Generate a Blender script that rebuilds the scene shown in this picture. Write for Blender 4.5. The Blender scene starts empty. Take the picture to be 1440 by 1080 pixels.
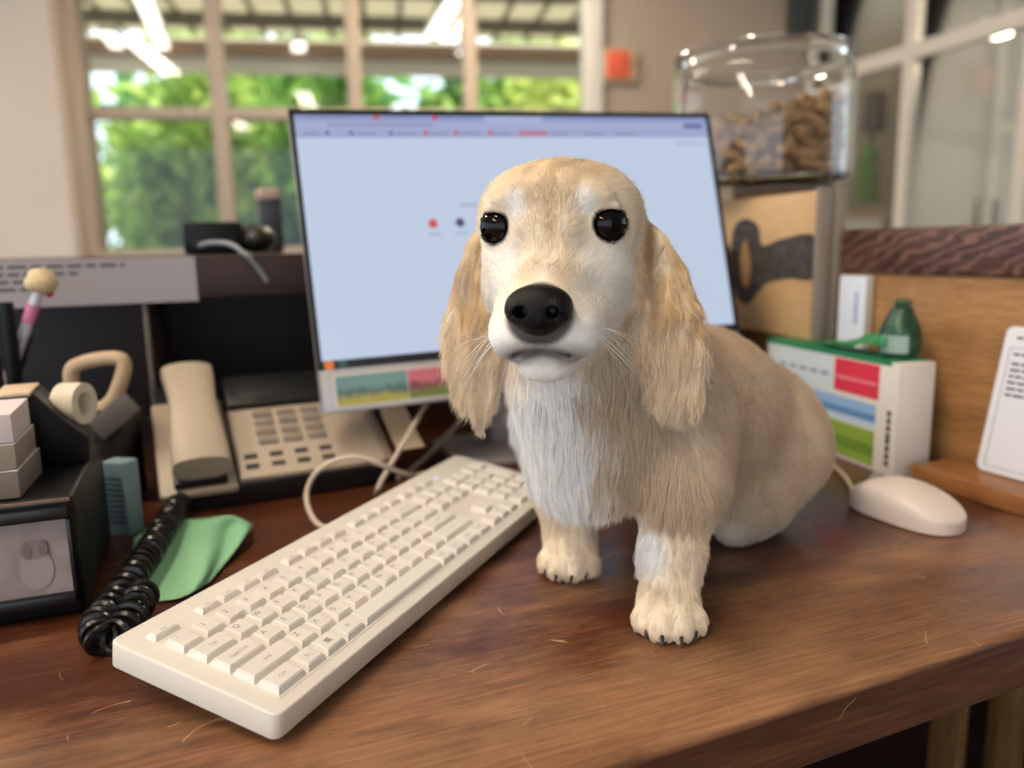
import bpy, bmesh, math, random
import numpy as np
from mathutils import Vector, Matrix, Euler

sc = bpy.context.scene
COL = sc.collection
random.seed(7)
rng = np.random.default_rng(11)

# ------------------------------------------------------------------ camera
# The desk top is z = 0; the floor lies at z = -0.75.  x runs along the desk, y away over it.
FPX = 1100.0
CAMH = 0.266
PITCH, ROLL, YAW = math.radians(10.0), math.radians(1.1), math.radians(21.0)
cF = np.array([math.sin(YAW) * math.cos(PITCH), math.cos(YAW) * math.cos(PITCH), -math.sin(PITCH)])
_r0 = np.cross(cF, [0, 0, 1.0]); _r0 /= np.linalg.norm(_r0)
_u0 = np.cross(_r0, cF)
cU = math.cos(ROLL) * _u0 + math.sin(ROLL) * _r0
cR = math.cos(ROLL) * _r0 - math.sin(ROLL) * _u0
CAM = np.array([0, 0, CAMH])
cam_d = bpy.data.cameras.new('camera')
cam = bpy.data.objects.new('camera', cam_d); COL.objects.link(cam)
cam_d.sensor_width = 36.0
cam_d.lens = 36.0 * FPX / 1440.0
cam_d.clip_start = 0.01
cam_d.clip_end = 200
cam_d.dof.use_dof = True
cam_d.dof.focus_distance = 0.49
cam_d.dof.aperture_fstop = 3.7
M = Matrix((cR.tolist(), cU.tolist(), (-cF).tolist())).transposed().to_4x4()
M.translation = CAM
cam.matrix_world = M
sc.camera = cam

# ------------------------------------------------------------------ world, sun, exposure
w = bpy.data.worlds.new('daylight'); sc.world = w; w.use_nodes = True
bg = w.node_tree.nodes['Background']
bg.inputs[0].default_value = (0.76, 0.88, 1.0, 1)
bg.inputs[1].default_value = 2.2
sun_d = bpy.data.lights.new('sun_offscreen', 'SUN'); sun_d.energy = 8.0; sun_d.angle = math.radians(3)
sun_d.color = (1.0, 0.93, 0.8)
sun = bpy.data.objects.new('sun_offscreen', sun_d); COL.objects.link(sun)
sun.rotation_euler = (math.radians(38), math.radians(-8), math.radians(20))
sc.view_settings.view_transform = 'Standard'
sc.view_settings.look = 'None'
sc.view_settings.gamma = 1.0
sc.view_settings.use_curve_mapping = False
sc.view_settings.exposure = 0.0

def ray(u, v): return cF + (u - 720) / FPX * cR - (v - 540) / FPX * cU
def at_z(u, v, z=0.0):
    d = ray(u, v); return CAM + d * ((z - CAMH) / d[2])
def at_y(u, v, y):
    d = ray(u, v); return CAM + d * (y / d[1])
def at_x(u, v, x):
    d = ray(u, v); return CAM + d * (x / d[0])
cy_, sy_ = math.cos(YAW), math.sin(YAW)
def c2w(P):
    """camera-heading frame (right, ahead, up from the desk) -> world"""
    P = np.asarray(P, float)
    return np.stack([P[..., 0] * cy_ + P[..., 1] * sy_, -P[..., 0] * sy_ + P[..., 1] * cy_, P[..., 2]], -1)
def at_d(u, v, d):
    r = ray(u, v); dep = r[0] * sy_ + r[1] * cy_
    return CAM + r * (d / dep)

# ------------------------------------------------------------------ materials
def srgb(r, g, b):
    f = lambda c: ((c / 255 + 0.055) / 1.055) ** 2.4 if c > 10 else c / 255 / 12.92
    return (f(r), f(g), f(b), 1)
MATS = {}
def mat(name, col=None, rough=0.5, metal=0.0, var=0.0, vscale=30.0, bump=0.0, bscale=200.0, emit=0.0, trans=0.0, ior=1.45, spec=0.5, coat=0.0):
    if name in MATS: return MATS[name]
    m = bpy.data.materials.new(name); m.use_nodes = True
    nt = m.node_tree; b = nt.nodes['Principled BSDF']
    b.inputs['Base Color'].default_value = col
    b.inputs['Roughness'].default_value = rough
    b.inputs['Metallic'].default_value = metal
    b.inputs['IOR'].default_value = ior
    b.inputs['Specular IOR Level'].default_value = spec
    b.inputs['Transmission Weight'].default_value = trans
    b.inputs['Coat Weight'].default_value = coat
    if emit:
        b.inputs['Emission Color'].default_value = col
        b.inputs['Emission Strength'].default_value = emit
    tc = nt.nodes.new('ShaderNodeTexCoord')
    if var:
        n = nt.nodes.new('ShaderNodeTexNoise'); n.inputs['Scale'].default_value = vscale; n.inputs['Detail'].default_value = 4
        nt.links.new(tc.outputs['Object'], n.inputs['Vector'])
        r = nt.nodes.new('ShaderNodeValToRGB')
        r.color_ramp.elements[0].position = 0.3; r.color_ramp.elements[1].position = 0.7
        r.color_ramp.elements[0].color = tuple(c * (1 - var) for c in col[:3]) + (1,)
        r.color_ramp.elements[1].color = tuple(min(1, c * (1 + var)) for c in col[:3]) + (1,)
        nt.links.new(n.outputs['Fac'], r.inputs['Fac']); nt.links.new(r.outputs['Color'], b.inputs['Base Color'])
    if bump:
        n2 = nt.nodes.new('ShaderNodeTexNoise'); n2.inputs['Scale'].default_value = bscale; n2.inputs['Detail'].default_value = 3
        nt.links.new(tc.outputs['Object'], n2.inputs['Vector'])
        bp = nt.nodes.new('ShaderNodeBump'); bp.inputs['Strength'].default_value = bump; bp.inputs['Distance'].default_value = 0.002
        nt.links.new(n2.outputs['Fac'], bp.inputs['Height']); nt.links.new(bp.outputs['Normal'], b.inputs['Normal'])
    MATS[name] = m
    return m

def wood(name, dark, mid, light, rough=0.35, stretch=(1.6, 22, 22), wear=0.0, wearcol=None, scratch=0.0, rot=0.0, ringy=0.0, bands=0.0):
    if name in MATS: return MATS[name]
    m = bpy.data.materials.new(name); m.use_nodes = True
    nt = m.node_tree; b = nt.nodes['Principled BSDF']; N = nt.nodes.new; Lk = nt.links.new
    tc = N('ShaderNodeTexCoord'); mp = N('ShaderNodeMapping')
    mp.inputs['Scale'].default_value = stretch; mp.inputs['Rotation'].default_value = (0, 0, rot)
    Lk(tc.outputs['Object'], mp.inputs['Vector'])
    n1 = N('ShaderNodeTexNoise'); n1.inputs['Scale'].default_value = 1.0; n1.inputs['Detail'].default_value = 8; n1.inputs['Roughness'].default_value = 0.62
    n1.inputs['Distortion'].default_value = 0.6 + ringy
    Lk(mp.outputs[0], n1.inputs['Vector'])
    mp2 = N('ShaderNodeMapping'); mp2.inputs['Scale'].default_value = (stretch[0] * 12, stretch[1] * 18, stretch[2] * 18); mp2.inputs['Rotation'].default_value = (0, 0, rot)
    Lk(tc.outputs['Object'], mp2.inputs['Vector'])
    n2 = N('ShaderNodeTexNoise'); n2.inputs['Scale'].default_value = 1.0; n2.inputs['Detail'].default_value = 4
    Lk(mp2.outputs[0], n2.inputs['Vector'])
    mx = N('ShaderNodeMix'); mx.data_type = 'FLOAT'; mx.inputs[0].default_value = 0.42
    Lk(n1.outputs['Fac'], mx.inputs[2]); Lk(n2.outputs['Fac'], mx.inputs[3])
    r = N('ShaderNodeValToRGB'); e = r.color_ramp.elements
    e[0].position = 0.30; e[0].color = dark; e[1].position = 0.72; e[1].color = light
    k = r.color_ramp.elements.new(0.5); k.color = mid
    Lk(mx.outputs[0], r.inputs['Fac'])
    colout = r.outputs['Color']
    b.inputs['Roughness'].default_value = rough
    if bands:
        wv = N('ShaderNodeTexWave'); wv.wave_type = 'BANDS'; wv.bands_direction = 'DIAGONAL'; wv.inputs['Scale'].default_value = bands; wv.inputs['Distortion'].default_value = 7; wv.inputs['Detail'].default_value = 3; wv.inputs['Detail Scale'].default_value = 1.6
        mpw = N('ShaderNodeMapping'); mpw.inputs['Scale'].default_value = (.3, .55, 1.2); Lk(tc.outputs['Object'], mpw.inputs['Vector']); Lk(mpw.outputs[0], wv.inputs['Vector'])
        mcw = N('ShaderNodeMix'); mcw.data_type = 'RGBA'; mcw.inputs[7].default_value = light
        pw = N('ShaderNodeMath'); pw.operation = 'POWER'; pw.inputs[1].default_value = 4.0; Lk(wv.outputs['Fac'], pw.inputs[0]); Lk(pw.outputs[0], mcw.inputs[0]); Lk(colout, mcw.inputs[6]); colout = mcw.outputs[2]
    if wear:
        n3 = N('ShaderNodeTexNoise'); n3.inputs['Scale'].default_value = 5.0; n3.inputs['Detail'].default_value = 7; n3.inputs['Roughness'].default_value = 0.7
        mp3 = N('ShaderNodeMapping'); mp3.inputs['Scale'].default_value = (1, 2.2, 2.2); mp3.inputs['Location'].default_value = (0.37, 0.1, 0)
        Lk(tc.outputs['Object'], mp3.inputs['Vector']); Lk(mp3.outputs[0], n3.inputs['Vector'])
        # patchy wear, mixed in more strongly toward the front edge
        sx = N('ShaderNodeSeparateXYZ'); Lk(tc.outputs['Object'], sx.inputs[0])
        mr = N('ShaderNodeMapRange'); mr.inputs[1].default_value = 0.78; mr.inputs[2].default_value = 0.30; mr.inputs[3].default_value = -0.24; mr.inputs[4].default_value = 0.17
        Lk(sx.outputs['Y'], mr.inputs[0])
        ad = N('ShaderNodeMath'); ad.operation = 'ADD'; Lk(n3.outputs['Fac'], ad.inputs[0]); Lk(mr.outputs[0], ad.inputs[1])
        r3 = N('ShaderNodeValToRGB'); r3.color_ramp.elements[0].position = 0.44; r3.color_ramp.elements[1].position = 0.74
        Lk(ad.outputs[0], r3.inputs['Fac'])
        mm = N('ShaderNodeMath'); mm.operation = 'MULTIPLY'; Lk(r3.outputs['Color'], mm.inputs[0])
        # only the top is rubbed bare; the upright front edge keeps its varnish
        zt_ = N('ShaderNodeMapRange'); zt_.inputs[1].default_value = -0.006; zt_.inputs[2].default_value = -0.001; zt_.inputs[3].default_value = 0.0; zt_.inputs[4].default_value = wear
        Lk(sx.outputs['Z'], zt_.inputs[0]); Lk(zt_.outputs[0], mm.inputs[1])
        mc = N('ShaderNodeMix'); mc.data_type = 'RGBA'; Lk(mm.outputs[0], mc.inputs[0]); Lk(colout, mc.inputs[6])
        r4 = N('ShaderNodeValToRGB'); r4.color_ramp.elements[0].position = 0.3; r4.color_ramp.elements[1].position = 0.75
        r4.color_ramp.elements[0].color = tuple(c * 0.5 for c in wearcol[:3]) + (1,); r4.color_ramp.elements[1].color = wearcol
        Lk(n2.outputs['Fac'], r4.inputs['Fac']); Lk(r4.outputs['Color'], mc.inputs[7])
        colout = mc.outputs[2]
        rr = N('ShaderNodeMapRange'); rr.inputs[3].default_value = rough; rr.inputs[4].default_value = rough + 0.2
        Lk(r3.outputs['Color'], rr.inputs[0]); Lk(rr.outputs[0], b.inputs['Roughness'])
    if scratch:
        v = N('ShaderNodeTexVoronoi'); v.feature = 'DISTANCE_TO_EDGE'; v.inputs['Scale'].default_value = 17
        n5 = N('ShaderNodeTexNoise'); n5.inputs['Scale'].default_value = 9; n5.inputs['Detail'].default_value = 3
        Lk(tc.outputs['Object'], n5.inputs['Vector'])
        va = N('ShaderNodeVectorMath'); va.operation = 'MULTIPLY_ADD'; va.inputs[1].default_value = (0.09, 0.09, 0.09)
        Lk(n5.outputs['Color'], va.inputs[0]); Lk(tc.outputs['Object'], va.inputs[2]); Lk(va.outputs[0], v.inputs['Vector'])
        lt = N('ShaderNodeMath'); lt.operation = 'LESS_THAN'; lt.inputs[1].default_value = 0.006; Lk(v.outputs['Distance'], lt.inputs[0])
        n6 = N('ShaderNodeTexNoise'); n6.inputs['Scale'].default_value = 21; Lk(tc.outputs['Object'], n6.inputs['Vector'])
        gt = N('ShaderNodeMath'); gt.operation = 'GREATER_THAN'; gt.inputs[1].default_value = 0.60; Lk(n6.outputs['Fac'], gt.inputs[0])
        mu = N('ShaderNodeMath'); mu.operation = 'MULTIPLY'; Lk(lt.outputs[0], mu.inputs[0]); Lk(gt.outputs[0], mu.inputs[1])
        mu2 = N('ShaderNodeMath'); mu2.operation = 'MULTIPLY'; mu2.inputs[1].default_value = scratch; Lk(mu.outputs[0], mu2.inputs[0])
        mc2 = N('ShaderNodeMix'); mc2.data_type = 'RGBA'; mc2.inputs[7].default_value = srgb(196, 160, 120)
        Lk(mu2.outputs[0], mc2.inputs[0]); Lk(colout, mc2.inputs[6]); colout = mc2.outputs[2]
    Lk(colout, b.inputs['Base Color'])
    bp = N('ShaderNodeBump'); bp.inputs['Strength'].default_value = 0.18; bp.inputs['Distance'].default_value = 0.001
    Lk(mx.outputs[0], bp.inputs['Height']); Lk(bp.outputs['Normal'], b.inputs['Normal'])
    MATS[name] = m
    return m

# ------------------------------------------------------------------ mesh helpers
class MB:
    """collects shapes into one bmesh"""
    def __init__(self): self.bm = bmesh.new()
    def box(self, x0, x1, y0, y1, z0, z1, bev=0.0, seg=2, mtx=None):
        t = bmesh.new()
        bmesh.ops.create_cube(t, size=1)
        bmesh.ops.scale(t, vec=(x1 - x0, y1 - y0, z1 - z0), verts=t.verts)
        bmesh.ops.translate(t, vec=((x0 + x1) / 2, (y0 + y1) / 2, (z0 + z1) / 2), verts=t.verts)
        if bev: bmesh.ops.bevel(t, geom=t.edges[:] , offset=bev, segments=seg, affect='EDGES', profile=0.5)
        return self._add(t, mtx)
    def _add(self, t, mtx=None):
        if mtx is not None: t.transform(mtx)
        me = bpy.data.meshes.new('tmp'); t.to_mesh(me); t.free()
        self.bm.from_mesh(me); bpy.data.meshes.remove(me)
        return self
    def prism(self, pts, z0, z1, bev=0.0, seg=2, mtx=None):
        """extrude a polygon of (x, y) from z0 to z1"""
        t = bmesh.new()
        vs = [t.verts.new((p[0], p[1], z0)) for p in pts]
        f = t.faces.new(vs)
        e = bmesh.ops.extrude_face_region(t, geom=[f])
        bmesh.ops.translate(t, vec=(0, 0, z1 - z0), verts=[v for v in e['geom'] if isinstance(v, bmesh.types.BMVert)])
        bmesh.ops.recalc_face_normals(t, faces=t.faces)
        if bev:
            ed = [x for x in t.edges if x.calc_face_angle(0) > 0.6]
            bmesh.ops.bevel(t, geom=ed, offset=bev, segments=seg, affect='EDGES', profile=0.5)
        return self._add(t, mtx)
    def lathe(self, prof, n=32, mtx=None, closed=False):
        t = bmesh.new(); rings = []
        for (r, z) in prof:
            if r < 1e-6: rings.append([t.verts.new((0, 0, z))])
            else: rings.append([t.verts.new((r * math.cos(2 * math.pi * i / n), r * math.sin(2 * math.pi * i / n), z)) for i in range(n)])
        prs = list(zip(rings[:-1], rings[1:])) + ([(rings[-1], rings[0])] if closed else [])
        for a, b in prs:
            for i in range(n):
                j = (i + 1) % n
                if len(a) == 1 and len(b) == 1: continue
                if len(a) == 1: t.faces.new((a[0], b[j], b[i]))
                elif len(b) == 1: t.faces.new((a[i], a[j], b[0]))
                else: t.faces.new((a[i], a[j], b[j], b[i]))
        bmesh.ops.recalc_face_normals(t, faces=t.faces)
        return self._add(t, mtx)
    def tube(self, pts, r, n=8, cap=True):
        P = [Vector(p) for p in pts]; t = bmesh.new(); rings = []
        rr = r if hasattr(r, '__len__') else [r] * len(P)
        up = Vector((0, 0, 1))
        prev = None
        for i, p in enumerate(P):
            d = (P[min(i + 1, len(P) - 1)] - P[max(i - 1, 0)]).normalized()
            if prev is None:
                a = d.cross(up)
                if a.length < 1e-3: a = d.cross(Vector((1, 0, 0)))
            else:
                a = prev - d * prev.dot(d)
            a.normalize(); prev = a; b = d.cross(a)
            rings.append([t.verts.new(p + (a * math.cos(2 * math.pi * k / n) + b * math.sin(2 * math.pi * k / n)) * rr[i]) for k in range(n)])
        for a, b in zip(rings[:-1], rings[1:]):
            for k in range(n): t.faces.new((a[k], a[(k + 1) % n], b[(k + 1) % n], b[k]))
        if cap: t.faces.new(rings[0][::-1]); t.faces.new(rings[-1])
        bmesh.ops.recalc_face_normals(t, faces=t.faces)
        return self._add(t)
    def ell(self, c, r, n=20, mtx=None):
        t = bmesh.new(); bmesh.ops.create_uvsphere(t, u_segments=n, v_segments=max(6, n // 2), radius=1)
        bmesh.ops.scale(t, vec=r, verts=t.verts); bmesh.ops.translate(t, vec=c, verts=t.verts)
        return self._add(t, mtx)
    def quad(self, a, b, c, d):
        vs = [self.bm.verts.new(p) for p in (a, b, c, d)]; self.bm.faces.new(vs); return self
    def grid(self, rows):
        """surface through rows of points"""
        V = [[self.bm.verts.new(p) for p in r] for r in rows]
        for i in range(len(V) - 1):
            for j in range(len(V[0]) - 1): self.bm.faces.new((V[i][j], V[i][j + 1], V[i + 1][j + 1], V[i + 1][j]))
        return self

def smooth_mesh(me, angle=40):
    for p in me.polygons: p.use_smooth = True
    try: me.set_sharp_from_angle(angle=math.radians(angle))
    except Exception: pass

def obj(name, src, material, parent=None, smooth=True, world=False, kind=None, label=None):
    if isinstance(src, MB):
        me = bpy.data.meshes.new(name); bmesh.ops.recalc_face_normals(src.bm, faces=src.bm.faces[:]) if False else None
        src.bm.to_mesh(me); src.bm.free()
        if smooth: smooth_mesh(me)
    else: me = src
    if material is not None and len(me.materials) == 0: me.materials.append(material)
    o = bpy.data.objects.new(name, me); COL.objects.link(o)
    if parent is not None:
        o.parent = parent
        if world: o.matrix_parent_inverse = parent_matrix(parent).inverted()
    if kind: o['kind'] = kind
    if label: o['label'] = label
    return o
def parent_matrix(o):
    m = o.matrix_basis.copy()
    if o.parent is not None: m = parent_matrix(o.parent) @ o.matrix_parent_inverse @ m
    return m
def thing(name, label, cat, loc=(0, 0, 0), rot=(0, 0, 0), group=None):
    o = bpy.data.objects.new(name, None); COL.objects.link(o); o.empty_display_size = 0.02
    o.location = loc; o.rotation_euler = rot; o['label'] = label; o['category'] = cat
    if group: o['group'] = group
    return o
def tag(o, label, cat, group=None):
    o['label'] = label; o['category'] = cat
    if group: o['group'] = group
    return o
def struct(name, src, material, parent=None, **k):
    o = obj(name, src, material, parent, **k)
    if parent is None: o['kind'] = 'structure'
    return o
def bez(pts, n=12):
    """Catmull-Rom through points"""
    P = [np.asarray(p, float) for p in pts]; P = [2 * P[0] - P[1]] + P + [2 * P[-1] - P[-2]]; out = []
    for i in range(1, len(P) - 2):
        for k in range(n):
            t = k / n; a, b, c, d = P[i - 1:i + 3]
            out.append(0.5 * ((2 * b) + (c - a) * t + (2 * a - 5 * b + 4 * c - d) * t * t + (3 * b - a - 3 * c + d) * t ** 3))
    out.append(P[-2]); return out
def text_mesh(s, size, extrude=0.0):
    cu = bpy.data.curves.new('t', 'FONT'); cu.body = s; cu.size = size; cu.align_x = 'CENTER'; cu.align_y = 'CENTER'; cu.extrude = extrude; cu.resolution_u = 2
    o = bpy.data.objects.new('t', cu); COL.objects.link(o)
    me = bpy.data.meshes.new_from_object(o)
    bpy.data.objects.remove(o); bpy.data.curves.remove(cu)
    return me
FUR_N = 300000
# ------------------------------------------------------------------ the setting
FLOOR = -0.75
CEIL = 2.15
m = MB(); m.box(-9, 9, -6, 14, FLOOR - .1, FLOOR)
struct('floor', m, mat('floor_concrete', srgb(120, 112, 104), .6, var=.12, vscale=3))

# far wall line, in the camera-heading frame: passes (2.17, 5.75) and runs 81 degrees off the heading
WD = np.array([math.sin(math.radians(81)), math.cos(math.radians(81)), 0])      # along the wall
WN = np.array([-WD[1], WD[0], 0])                                             # away from the room
W0 = np.array([2.17, 5.75, 0])
WDw, WNw, W0w = c2w(WD), c2w(WN), c2w(W0)
wall_rz = math.atan2(WDw[1], WDw[0])
def on_wall(u, v, off=0.0):
    """(distance along the far wall from its right end, height) of a pixel"""
    r = ray(u, v); t = ((W0w + WNw * off - CAM) @ WNw) / (r @ WNw); p = CAM + r * t
    return (p - W0w) @ WDw, p[2]
wallM = Matrix.Translation(Vector(W0w)) @ Matrix.Rotation(wall_rz, 4, 'Z')
def wall_obj(name, mb, material, parent=None, **k):
    o = obj(name, mb, material, parent, **k)
    if parent is None: o.matrix_basis = wallM
    return o
paint = mat('taupe_paint', srgb(166, 152, 138), .7, var=.03, vscale=2)
cream = mat('cream_paint', srgb(222, 208, 193), .7, var=.03, vscale=2)
frame_m = mat('window_frame_beige', srgb(190, 172, 152), .5)
pale_m = mat('pale_trim', srgb(214, 210, 200), .5)
xL = on_wall(128, 150)[0]; xR = on_wall(828, 100)[0]
zs = on_wall(150, 352)[1]; zt = CEIL - .05
cols = [on_wall(x, y)[0] for x, y in ((308, 150), (497, 80), (661, 80))]
ztr = on_wall(270, 159)[1]
m = MB(); m.box(xR + .06, .03, 0, .15, FLOOR, CEIL + .4); m.box(xL - .05, xR + .06, 0, .15, FLOOR, zs)
o = wall_obj('wall_back', m, paint); o['kind'] = 'structure'
m = MB(); m.box(xL - 3.2, xL - .10, -.22, .15, FLOOR, CEIL + .4)
o = wall_obj('wall_left', m, cream); o['kind'] = 'structure'
m = MB(); m.box(xR - .035, xR + .085, -.06, .12, FLOOR, CEIL + .4, .01)
o = wall_obj('trim_1', m, pale_m); o['kind'] = 'structure'
m = MB(); m.box(xL - .12, xL - .02, -.08, .13, zs - .06, zt, .008); m.box(xL - .1, xR, -.08, .14, zs - .07, zs, .008); m.box(xL - .1, xR, -.02, .13, zt, zt + .06)
win = wall_obj('window_1', m, frame_m); win['kind'] = 'structure'
for c in cols:
    m = MB(); m.box(c - .045, c + .045, -.03, .12, zs, zt, .008); wall_obj('mullion', m, frame_m, win)
m = MB(); m.box(xL - .05, xR, -.02, .11, ztr - .035, ztr + .035, .006); wall_obj('transom', m, frame_m, win)
glass = bpy.data.materials.new('window_glass'); glass.use_nodes = True
_nt = glass.node_tree; _b = _nt.nodes.new('ShaderNodeBsdfGlossy'); _tr = _nt.nodes.new('ShaderNodeBsdfTransparent'); _mx = _nt.nodes.new('ShaderNodeMixShader'); _fr = _nt.nodes.new('ShaderNodeFresnel')
_b.inputs['Roughness'].default_value = .03; _b.inputs['Color'].default_value = (.9, .92, .92, 1); _fr.inputs['IOR'].default_value = 1.35
_nt.links.new(_fr.outputs[0], _mx.inputs[0]); _nt.links.new(_tr.outputs[0], _mx.inputs[1]); _nt.links.new(_b.outputs[0], _mx.inputs[2])
_nt.links.new(_mx.outputs[0], _nt.nodes['Material Output'].inputs['Surface'])
ed = [xL - .02] + cols + [xR]
for i in range(4):
    for (z0, z1) in ((zs, ztr - .035), (ztr + .035, zt)):
        a = ed[i] + (.045 if i else 0); b = ed[i + 1] - .045
        m = MB(); m.box(a, b, .045, .053, z0, z1); wall_obj('pane', m, glass, win, smooth=False)

# exit-style box on the taupe wall
sx, sz = on_wall(865, 94)
t = thing('alarm_box', 'small orange-red wall box in a beige frame on the taupe wall', 'wall box'); t.matrix_basis = wallM @ Matrix.Translation((sx, -.001, sz))
m = MB(); m.box(-.125, .135, -.05, 0, -.105, .105, .01); obj('housing', m, mat('beige_plastic', srgb(200, 176, 140), .5), t)
m = MB(); m.box(-.075, .085, -.066, -.05, -.085, .09, .006); obj('face', m, mat('alarm_red', srgb(214, 96, 66), .45), t, label='orange-red face plate')

# ceiling of the room, with tube fittings
m = MB(); m.box(-6, 6, -5, 6.0, CEIL, CEIL + .08)
o = struct('ceiling', m, mat('ceiling_white', srgb(225, 220, 210), .8)); o.rotation_euler = (0, 0, wall_rz)
tube_m = mat('tube_glow', (1.0, .86, .69, 1), .4, emit=85.0)
fit_m = mat('fitting_white', srgb(230, 228, 222), .5)
spots = [(-.8, .35), (-1.5, 2.9), (-2.2, -.8), (1.5, 3.9)]
for i, (x, y) in enumerate(spots):
    t = thing('ceiling_light_offscreen', 'white twin tube light fitting on the room ceiling', 'ceiling light', (x, y, CEIL - .001), (0, 0, wall_rz + math.pi / 2), 'tube lights on the room ceiling')
    m = MB(); m.box(-.75, .75, -.10, .10, -.05, 0, .01); obj('housing', m, fit_m, t)
    for s in (-1, 1):
        m = MB(); m.tube([(-.70, s * .05, -.068), (.70, s * .05, -.068)], .018, 10); obj('tube_offscreen', m, tube_m, t)

# unseen wall behind the viewer, added to block fill from the front
m = MB(); m.box(.1, 6, -2.7, -2.55, FLOOR, CEIL); struct('wall_front_blocker', m, paint)
# glazed partition on the right, from the measured posts (camera-heading frame)
Pa, Pb, Pc = np.array([2.19, 5.68, 0]), np.array([2.455, 4.98, 0]), np.array([2.68, 4.18, 0])
Pd = Pc + (Pc - Pb) * 1.1
post_m = mat('partition_white', srgb(214, 206, 194), .45)
ptop = CAMH + 1.10
def strip_box(mb, p, q, th, z0, z1):
    p, q = np.asarray(p), np.asarray(q); d = q - p; L = np.linalg.norm(d); d = d / L; n = np.array([-d[1], d[0], 0])
    M4 = Matrix(((d[0], n[0], 0, p[0]), (d[1], n[1], 0, p[1]), (0, 0, 1, 0), (0, 0, 0, 1)))
    mb.box(0, L, -th / 2, th / 2, z0, z1, 0, 2, M4)
W_ = [c2w(p) for p in (Pa, Pb, Pc, Pd)]
m = MB()
strip_box(m, W_[0], W_[-1], .12, FLOOR, CAMH - .12)
pr = struct('wall_right', m, mat('partition_base', srgb(205, 198, 186), .6))
for p in W_[:3]:
    m = MB(); m.box(p[0] - .036, p[0] + .036, p[1] - .036, p[1] + .036, CAMH - .12, CEIL); obj('post', m, post_m, pr)
pale_g = glass
for i in range(3):
    for nm, z0, z1 in (('rail', CAMH - .12, CAMH - .06), ('rail', ptop - .045, ptop + .045)):
        m = MB(); strip_box(m, W_[i], W_[i + 1], .07, z0, z1); obj(nm, m, post_m, pr)
    for z0, z1 in ((CAMH - .06, ptop - .045), (ptop + .045, CEIL)):
        m = MB(); strip_box(m, W_[i], W_[i + 1], .008, z0, z1); obj('pane', m, glass, pr, smooth=False)
# the room behind the partition
q = [c2w(np.array(p)) for p in ((2.35, 7.3, 0), (4.4, 6.6, 0), (5.2, 3.0, 0))]
m = MB(); strip_box(m, q[0], q[1], .1, FLOOR, CEIL + 1.2); struct('wall_far', m, mat('grey_taupe', srgb(176, 166, 150), .7))
m = MB(); strip_box(m, q[1], q[2], .1, FLOOR, CEIL + 1.2); struct('wall_side', m, mat('pale_grey', srgb(206, 206, 198), .7))
# white door leaf and the green coat behind the glass
dA, dB = c2w(np.array([3.12, 6.2, 0])), c2w(np.array([4.10, 5.95, 0]))
t = thing('cupboard', 'tall pale grey cupboard standing behind the glass partition', 'cupboard', tuple(dA[:2]) + (FLOOR,), (0, 0, math.atan2(dB[1] - dA[1], dB[0] - dA[0])))
Ld = np.linalg.norm(dB - dA)
m = MB(); m.box(0, Ld, 0, .2, 0, 2.75, .01); obj('body', m, mat('cupboard_pale', srgb(214, 214, 206), .5), t)
for k in range(2):
    m = MB(); m.box(.02 + k * Ld / 2, Ld / 2 - .01 + k * Ld / 2, -.02, 0, .05, 2.7, .005); d_ = obj('door', m, mat('cupboard_door', srgb(220, 220, 213), .5), t)
    m = MB(); m.box(Ld / 2 - .07 + k * .12, Ld / 2 - .05 + k * .12, -.05, -.02, 1.1, 1.3, .006); obj('handle', m, mat('steel', srgb(150, 150, 150), .3, 1), d_)
gp = at_d(1222, 240, 6.93)
t = thing('hanging_coat', 'bright green coat hanging from a dark hook board behind the glass', 'coat', tuple(gp))
m = MB(); m.lathe([(.03, .22), (.08, .17), (.10, 0), (.12, -.22), (.12, -.25), (.0, -.25)], 14, Matrix.Scale(.5, 4, (0, 1, 0))); obj('cloth', m, mat('green_cloth', srgb(96, 150, 66), .8, var=.3, vscale=12), t)
m = MB(); m.box(-.02, .16, -.03, .10, .32, .66, .02); obj('hook_board', m, mat('dark_board', srgb(70, 62, 58), .6), t)
m = MB(); m.tube([(0, 0, .20), (.02, 0, .34)], .02, 8); obj('strap', m, mat('dark_board', None), t)
gq = at_d(1215, 285, 6.45)
t = thing('counter', 'light counter with clutter below the green coat behind the glass', 'counter', (gq[0], gq[1], FLOOR))
m = MB(); m.box(-.35, .05, -.15, .15, 0, gq[2] - FLOOR - .12, .01); obj('body', m, pale_m, t)
m = MB(); m.box(-.37, .07, -.17, .17, gq[2] - FLOOR - .12, gq[2] - FLOOR - .08, .008); obj('top', m, mat('counter_wood', srgb(186, 150, 110), .5), t)
# dark pipe on the far wall next to the partition
px = on_wall(1119, 20)
m = MB(); m.box(px[0] - .075, px[0] + .075, -.12, -.001, px[1] - .14, CEIL, .02)
o = wall_obj('dark_duct', m, mat('duct_dark', srgb(52, 58, 58), .5)); tag(o, 'dark grey square duct running up the taupe wall beside the partition', 'duct')
# lamp in the neighbouring room
lp = at_d(1398, 40, 4.9)
t = thing('bulkhead_lamp', 'round glowing lamp hanging in the room behind the partition', 'lamp', tuple(lp))
m = MB(); m.lathe([(0, .05), (.09, .04), (.13, 0), (.09, -.04), (0, -.05)], 20); obj('globe', m, mat('warm_globe', (1.0, .86, .66, 1), .4, emit=30.0), t)
m = MB(); m.tube([(0, 0, .05), (0, 0, CEIL - lp[2])], .012, 8); obj('stem', m, mat('steel', None), t)

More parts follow.
